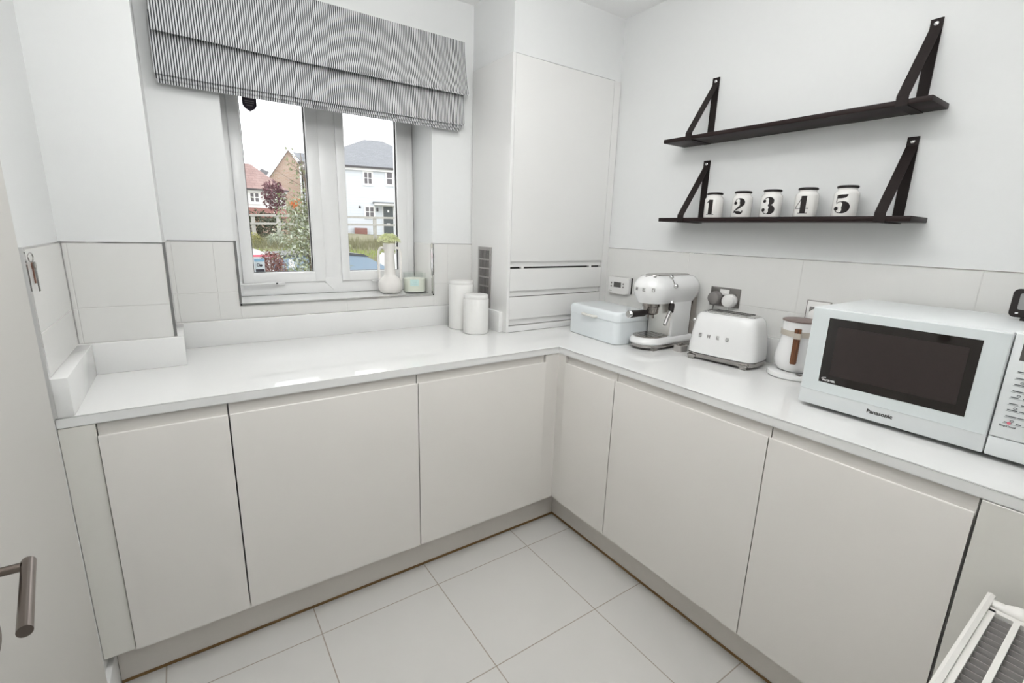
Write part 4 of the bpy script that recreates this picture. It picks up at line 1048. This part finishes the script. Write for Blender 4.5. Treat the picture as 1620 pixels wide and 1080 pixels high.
bm = BM(); tube(bm, [(u0+.12,-.08,.8), (u0+.12,-.08,ez)], .05, n=8); obj('drainpipe', hz_(bm), M['gutter'], hc)
bm = BM(); box(bm, .2, 1.0, -.5, -.05, .80, 1.35); obj('brick_step', hz_(bm), M['redhang'], hc)

# --- buff brick gabled house
hb = thing('brick_house', 'buff brick gabled house with white bargeboards behind the trees', 'house', (5.02, 34, .75), math.radians(-14))
def hbz(bm): return remap(bm, lambda x, y, z: (x-5.02, y-34, z-.75))
sl_ = 1.42
bm = BM(); prism(bm, [(2.6,.75), (5.72,.75), (5.72,6.15-sl_*.70), (5.02,6.15), (2.6,6.15-sl_*2.42)], lambda u, v, t: (u, t, v), 34, 40); obj('wall', hbz(bm), M['brick'], hb, smooth=False)
bm = BM()
for s, ex in ((-1, 2.5), (1, .88)):
    prism(bm, [(5.02,6.46), (5.02,6.16), (5.02+s*ex,6.16-sl_*ex), (5.02+s*ex,6.46-sl_*ex)], lambda u, v, t: (u, t, v), 33.75, 33.9)
obj('bargeboard', hbz(bm), M['housewhite'], hb, smooth=False)
bm = BM()
for s, ex in ((-1, 2.6), (1, .95)):
    prism(bm, [(5.02,6.42), (5.02,6.31), (5.02+s*ex,6.31-sl_*ex), (5.02+s*ex,6.42-sl_*ex)], lambda u, v, t: (u, t, v), 33.95, 40.2)
obj('roof', hbz(bm), M['redtile'], hb, smooth=False)
bm = BM(); prism(bm, [(41.2,5.3), (43,7.25), (45,5.3)], lambda u, v, t: (t, u, v), 4.2, 9); obj('rear_roof', hbz(bm), M['slate'], hb, smooth=False)
bm = BM(); box(bm, 5.6, 5.72, 33.9, 33.99, .8, 5.2); obj('corner_board', hbz(bm), M['housewhite'], hb)
bm = BM(); prism(bm, [(2.9,4.75), (4.4,3.1), (4.25,4.62), (3.2,5.05)], lambda u, v, t: (u, t, v), 35.2, 38); obj('side_roof', hbz(bm), M['slate'], hb, smooth=False)

# --- white and red tiled house
ha = thing('tiled_house', 'white walled house with red tiled hip roof at left of the window view', 'house', (1.5, 26, .75))
def haz(bm): return remap(bm, lambda x, y, z: (x-1.5, y-26, z-.75))
bm = BM(); box(bm, -4, 3.28, 26, 32, 2.2, 3.06); obj('upper_wall', haz(bm), M['render'], ha, smooth=False)
bm = BM(); box(bm, -4, 3.28, 26, 32, .75, 1.74); obj('lower_wall', haz(bm), M['brick'], ha, smooth=False)
bm = BM(); prism(bm, [(25.55,1.72), (25.55,1.78), (26.0,2.2), (32,2.2), (32,1.745), (26,1.745)], lambda u, v, t: (t, u, v), -4, 3.3); obj('tile_skirt', haz(bm), M['redhang'], ha, smooth=False)
bm = BM()
A = [bm.verts.new(p) for p in ((-4,25.75,3.10), (3.42,25.75,3.10), (3.42,32.2,3.10), (-4,32.2,3.10))]; R0, R1 = bm.verts.new((-4,29,4.62)), bm.verts.new((2.15,29,4.58))
for f in ((A[0],A[1],R1,R0), (A[1],A[2],R1), (A[2],A[3],R0,R1), (A[3],A[0],R0), (A[3],A[2],A[1],A[0])): bm.faces.new(f)
obj('roof', haz(bm), M['redtile'], ha, smooth=False)
bm = BM(); box(bm, -4, 3.42, 25.66, 25.75, 3.03, 3.10); obj('gutter', haz(bm), M['gutter'], ha)
bm = BM(); box(bm, -4, 3.36, 25.80, 25.99, 2.95, 3.03); obj('fascia', haz(bm), M['housewhite'], ha)
house_window(ha, 1.86, 2.47, 2.92, .42, 2, haz, y=26)

# --- plants
def leaves(bm, n, cfun, size, hang=.0):
    for k in range(n):
        c = Vector(cfun()); s = size*random.uniform(.6,1.25)
        m4 = Matrix.Translation(c) @ Matrix.Rotation(random.uniform(0,2*PI), 4, 'Z') @ Matrix.Rotation(random.uniform(-1.1,1.1)+hang, 4, 'Y') @ Matrix.Rotation(random.uniform(-.8,.8), 4, 'X')
        v = [bm.verts.new(m4 @ Vector(p)) for p in ((0,0,0), (.45*s,-.24*s,.05*s), (s,0,-.08*s), (.45*s,.24*s,.05*s))]
        bm.faces.new((v[0], v[1], v[2])); bm.faces.new((v[0], v[2], v[3]))
def ball(cx, cy, cz, rx, ry, rz):
    def f():
        while True:
            p = Vector((random.uniform(-1,1), random.uniform(-1,1), random.uniform(-1,1)))
            if .25 < p.length < 1: return (cx+p.x*rx, cy+p.y*ry, cz+p.z*rz)
    return f
# leafy young tree close to the window
def young_tree():
    bx, by, gzv = .22, 6.0, -.60
    t = thing('young_tree', 'slender leafy young tree with pale green leaves just outside the window', 'tree', (bx, by, gzv))
    bm = BM(); tips = []
    tube(bm, [(0,0,-.05), (.02,.0,.8), (-.02,.02,1.7), (0,0,2.4), (-.06,0,3.05)], [.035,.028,.02,.010,.003], n=8)
    for k in range(90):
        h = random.uniform(.85, 2.85); a = random.uniform(0, 2*PI); l = random.uniform(.25,.72)*(1.15-.22*h)
        p0 = Vector((.0, 0, h)); p1 = p0+Vector((math.cos(a)*l*.5, math.sin(a)*l*.4, .10)); p2 = p0+Vector((math.cos(a)*l, math.sin(a)*l*.8, .10+.12*random.random()))
        tube(bm, [p0, p1, p2], [.005,.0028,.001], n=5); tips += [(p0+p1)/2, p1, (p1+p2)/2, p2]
    obj('trunk', bm, M['bark'], t)
    def near(ts, r):
        def f():
            p = random.choice(ts); return (p[0]+random.gauss(0,r), p[1]+random.gauss(0,r), p[2]+random.gauss(0,r))
        return f
    low = [p for p in tips if p.z < 2.25]; mid = [p for p in tips if 2.1 < p.z < 2.6]; hi = [p for p in tips if p.z >= 2.4]
    bm = BM(); leaves(bm, 2000, near(low, .07), .058, .3); leaves(bm, 220, near(mid, .07), .056, .4); leaves(bm, 170, near(hi, .07), .052, .4); obj('green_leaves', bm, M['leafA'], t, smooth=False)
    bm = BM(); leaves(bm, 2000, near(low, .08), .056, .3); leaves(bm, 40, near(mid, .06), .05, .4); obj('pale_leaves', bm, M['leafB'], t, smooth=False)
young_tree()
def bush(name, label, cat, x, y, ztop, rx, ry, rz, m, n, size):
    b0 = gz(y); zc = ztop-rz-b0
    t = thing(name, label, cat, (x, y, b0))
    bm = BM(); tube(bm, [(0,0,-.05), (.02*rx,0,zc*.6), (0,0,zc+rz*.4)], [.04*rx+.01,.03*rx+.008,.004], n=6); obj('stem', bm, M['bark'], t)
    bm = BM(); leaves(bm, n, ball(0,0,zc,rx,ry,rz), size); obj('foliage', bm, m, t, smooth=False)
bush('purple_tree', 'purple leaved tree in front of the red roofed house', 'tree', 1.95, 20.6, 3.18, .46, .4, .64, M['leafP'], 900, .14)
bush('orange_shrub', 'small bright orange autumn shrub beside the brick house', 'shrub', 2.92, 21.4, 2.55, .22, .22, .24, M['leafO'], 420, .085)
bush('russet_bush', 'rounded russet brown bush low in the left pane', 'bush', -.43, 5.2, 1.07, .18, .18, .26, M['leafR'], 2600, .030)
bush('hedge', 'dark green hedge behind the field fence', 'hedge', .95, 17.4, 1.86, .95, .45, .52, M['leafH'], 1500, .12)
bush('hedge', 'olive green hedge between tiled house and fence', 'hedge', 2.75, 17.6, 2.0, .80, .45, .60, M['leafA'], 1500, .12)
bush('yellow_bush', 'yellow green bush at foot of the fence, left side', 'bush', .38, 14.9, 1.16, .34, .3, .30, M['leafY'], 1300, .06)
bush('olive_bush', 'olive bush beside the yellow green bush on the bank', 'bush', 1.05, 14.7, 1.16, .32, .3, .32, M['leafB'], 1300, .06)
fw = thing('white_flowers', 'small cluster of white flowers beside the russet bush', 'flowers', (-.21, 5.1, -.60))
bm = BM(); tube(bm, [(0,0,-.05), (0.01,0,.8), (0,0,1.5)], [.010,.008,.004], n=6); obj('stem', bm, M['leafA'], fw)
bm = BM(); leaves(bm, 70, ball(0,0,1.50,.035,.03,.055), .030); obj('petals', bm, M['petal'], fw, smooth=False)

# --- parked cars
def car(x, y, rz, label, roof_dark=True):
    t = thing('parked_car', label, 'car', (x, y, -.60), rz, 'white cars parked outside')
    # side profile (x along length), width 1.7
    low = [(-2.0,.35), (2.0,.35), (2.05,.62), (1.95,.88), (1.05,1.02), (-1.95,1.08), (-2.05,.80)]
    bm = BM(); prism(bm, low, lambda u, v, s: (u, s, v), -.85, .85)
    bmesh.ops.bevel(bm, geom=bm.edges[:], offset=.06, segments=3, affect='EDGES'); obj('body', bm, M['carwhite'], t)
    cab = [(-1.75,1.06,.78), (1.05,1.01,.78), (.35,1.40,.66), (-.2,1.46,.64), (-1.35,1.40,.64)]
    bm = BM(); L_ = [bm.verts.new((u,-w_,v)) for u, v, w_ in cab]; R_ = [bm.verts.new((u,w_,v)) for u, v, w_ in cab]
    for i in range(5): j = (i+1) % 5; bm.faces.new((L_[i], L_[j], R_[j], R_[i]))
    bm.faces.new(L_[::-1]); bm.faces.new(R_); obj('glasshouse', bm, M['carglass'], t, smooth=False)
    bm = BM(); prism(bm, [(.42,1.385), (.30,1.44), (-.2,1.49), (-1.40,1.43), (-1.45,1.38), (-.2,1.44)], lambda u, v, s: (u, s, v), -.68, .68); obj('roof', bm, M['cardark'] if roof_dark else M['carwhite'], t)
    for u in (-1.25, 1.25):
        for s in (-.86, .86):
            bm = BM(); lathe(bm, [(0,-.1), (.24,-.1), (.31,-.08), (.31,.08), (.24,.1), (0,.1)], 24); obj('wheel', bm, M['rubber'], t, loc=(u, s*.97, .312), rot=(PI/2,0,0))
car(1.45, 9.2, math.radians(4), 'white car with dark roof and blue glass in the right pane')
van = thing('white_van', 'plain white van behind the parked car in the right pane', 'van', (5.35, 11.5, -.60), math.radians(3))
bm = BM(); prism(bm, [(-2.0,.35), (2.4,.35), (2.4,.9), (1.6,1.0), (1.1,1.27), (-1.95,1.29), (-2.02,1.0)], lambda u, v, s: (u, s, v), -.8, .8); bmesh.ops.bevel(bm, geom=bm.edges[:], offset=.06, segments=3, affect='EDGES'); obj('body', bm, M['carwhite'], van)
for u in (-1.3, 1.5):
    for s in (-.76, .76):
        bm = BM(); lathe(bm, [(0,-.1), (.31,-.08), (.31,.08), (0,.1)], 24); obj('wheel', bm, M['rubber'], van, loc=(u, s, .312), rot=(PI/2,0,0))
wc = thing('white_hatchback', 'white vehicle with red stripe at bottom left corner of the left pane', 'car', (-1.55, 7.45, -.60), math.radians(2))
bm = BM(); prism(bm, [(-2.0,.35), (1.30,.35), (1.36,.9), (1.32,1.50), (1.2,1.60), (-1.9,1.60)], lambda u, v, s: (u, s, v), -.8, .8); bmesh.ops.bevel(bm, geom=bm.edges[:], offset=.05, segments=3, affect='EDGES'); obj('body', bm, M['carwhite'], wc)
bm = BM(); box(bm, -1.9, 1.32, -.815, -.8005, 1.505, 1.535); obj('red_stripe', bm, M['red'], wc)
for u in (-1.3, .8):
    for s in (-.76, .76):
        bm = BM(); lathe(bm, [(0,-.1), (.31,-.08), (.31,.08), (0,.1)], 24); obj('wheel', bm, M['rubber'], wc, loc=(u, s, .312), rot=(PI/2,0,0))

# ------------------------------------------------------------------ world, camera
w = bpy.data.worlds.new('world'); scene.world = w; w.use_nodes = True
nt = w.node_tree; bg = nt.nodes['Background']
tc = nt.nodes.new('ShaderNodeTexCoord'); nz = nt.nodes.new('ShaderNodeTexNoise'); nz.inputs['Scale'].default_value = 2.5
mxr = nt.nodes.new('ShaderNodeMixRGB'); mxr.inputs[1].default_value = (.95,.98,1,1); mxr.inputs[2].default_value = (1,1,1,1)
nt.links.new(tc.outputs['Generated'], nz.inputs['Vector']); nt.links.new(nz.outputs['Fac'], mxr.inputs[0]); nt.links.new(mxr.outputs[0], bg.inputs[0])
bg.inputs[1].default_value = 2.5

cam = bpy.data.cameras.new('camera'); co = bpy.data.objects.new('camera', cam); COL.objects.link(co); scene.camera = co
cam.sensor_width = 36; cam.lens = 36*743.51/1620; cam.clip_start = .01; cam.clip_end = 300
yaw, pitch, roll = -.6074, -.2290, .0301
fwd = Vector((-math.sin(yaw)*math.cos(pitch), math.cos(yaw)*math.cos(pitch), math.sin(pitch)))
right = Vector((math.cos(yaw), math.sin(yaw), 0)); up = right.cross(fwd)
r2 = math.cos(roll)*right+math.sin(roll)*up; u2 = -math.sin(roll)*right+math.cos(roll)*up
co.matrix_world = Matrix(((r2.x,u2.x,-fwd.x,-1.3389), (r2.y,u2.y,-fwd.y,-1.5557), (r2.z,u2.z,-fwd.z,1.3922), (0,0,0,1)))

vsx = scene.view_settings; vsx.view_transform = 'Standard'; vsx.look = 'None'; vsx.gamma = 1; vsx.use_curve_mapping = False
vsx.exposure = 0.02
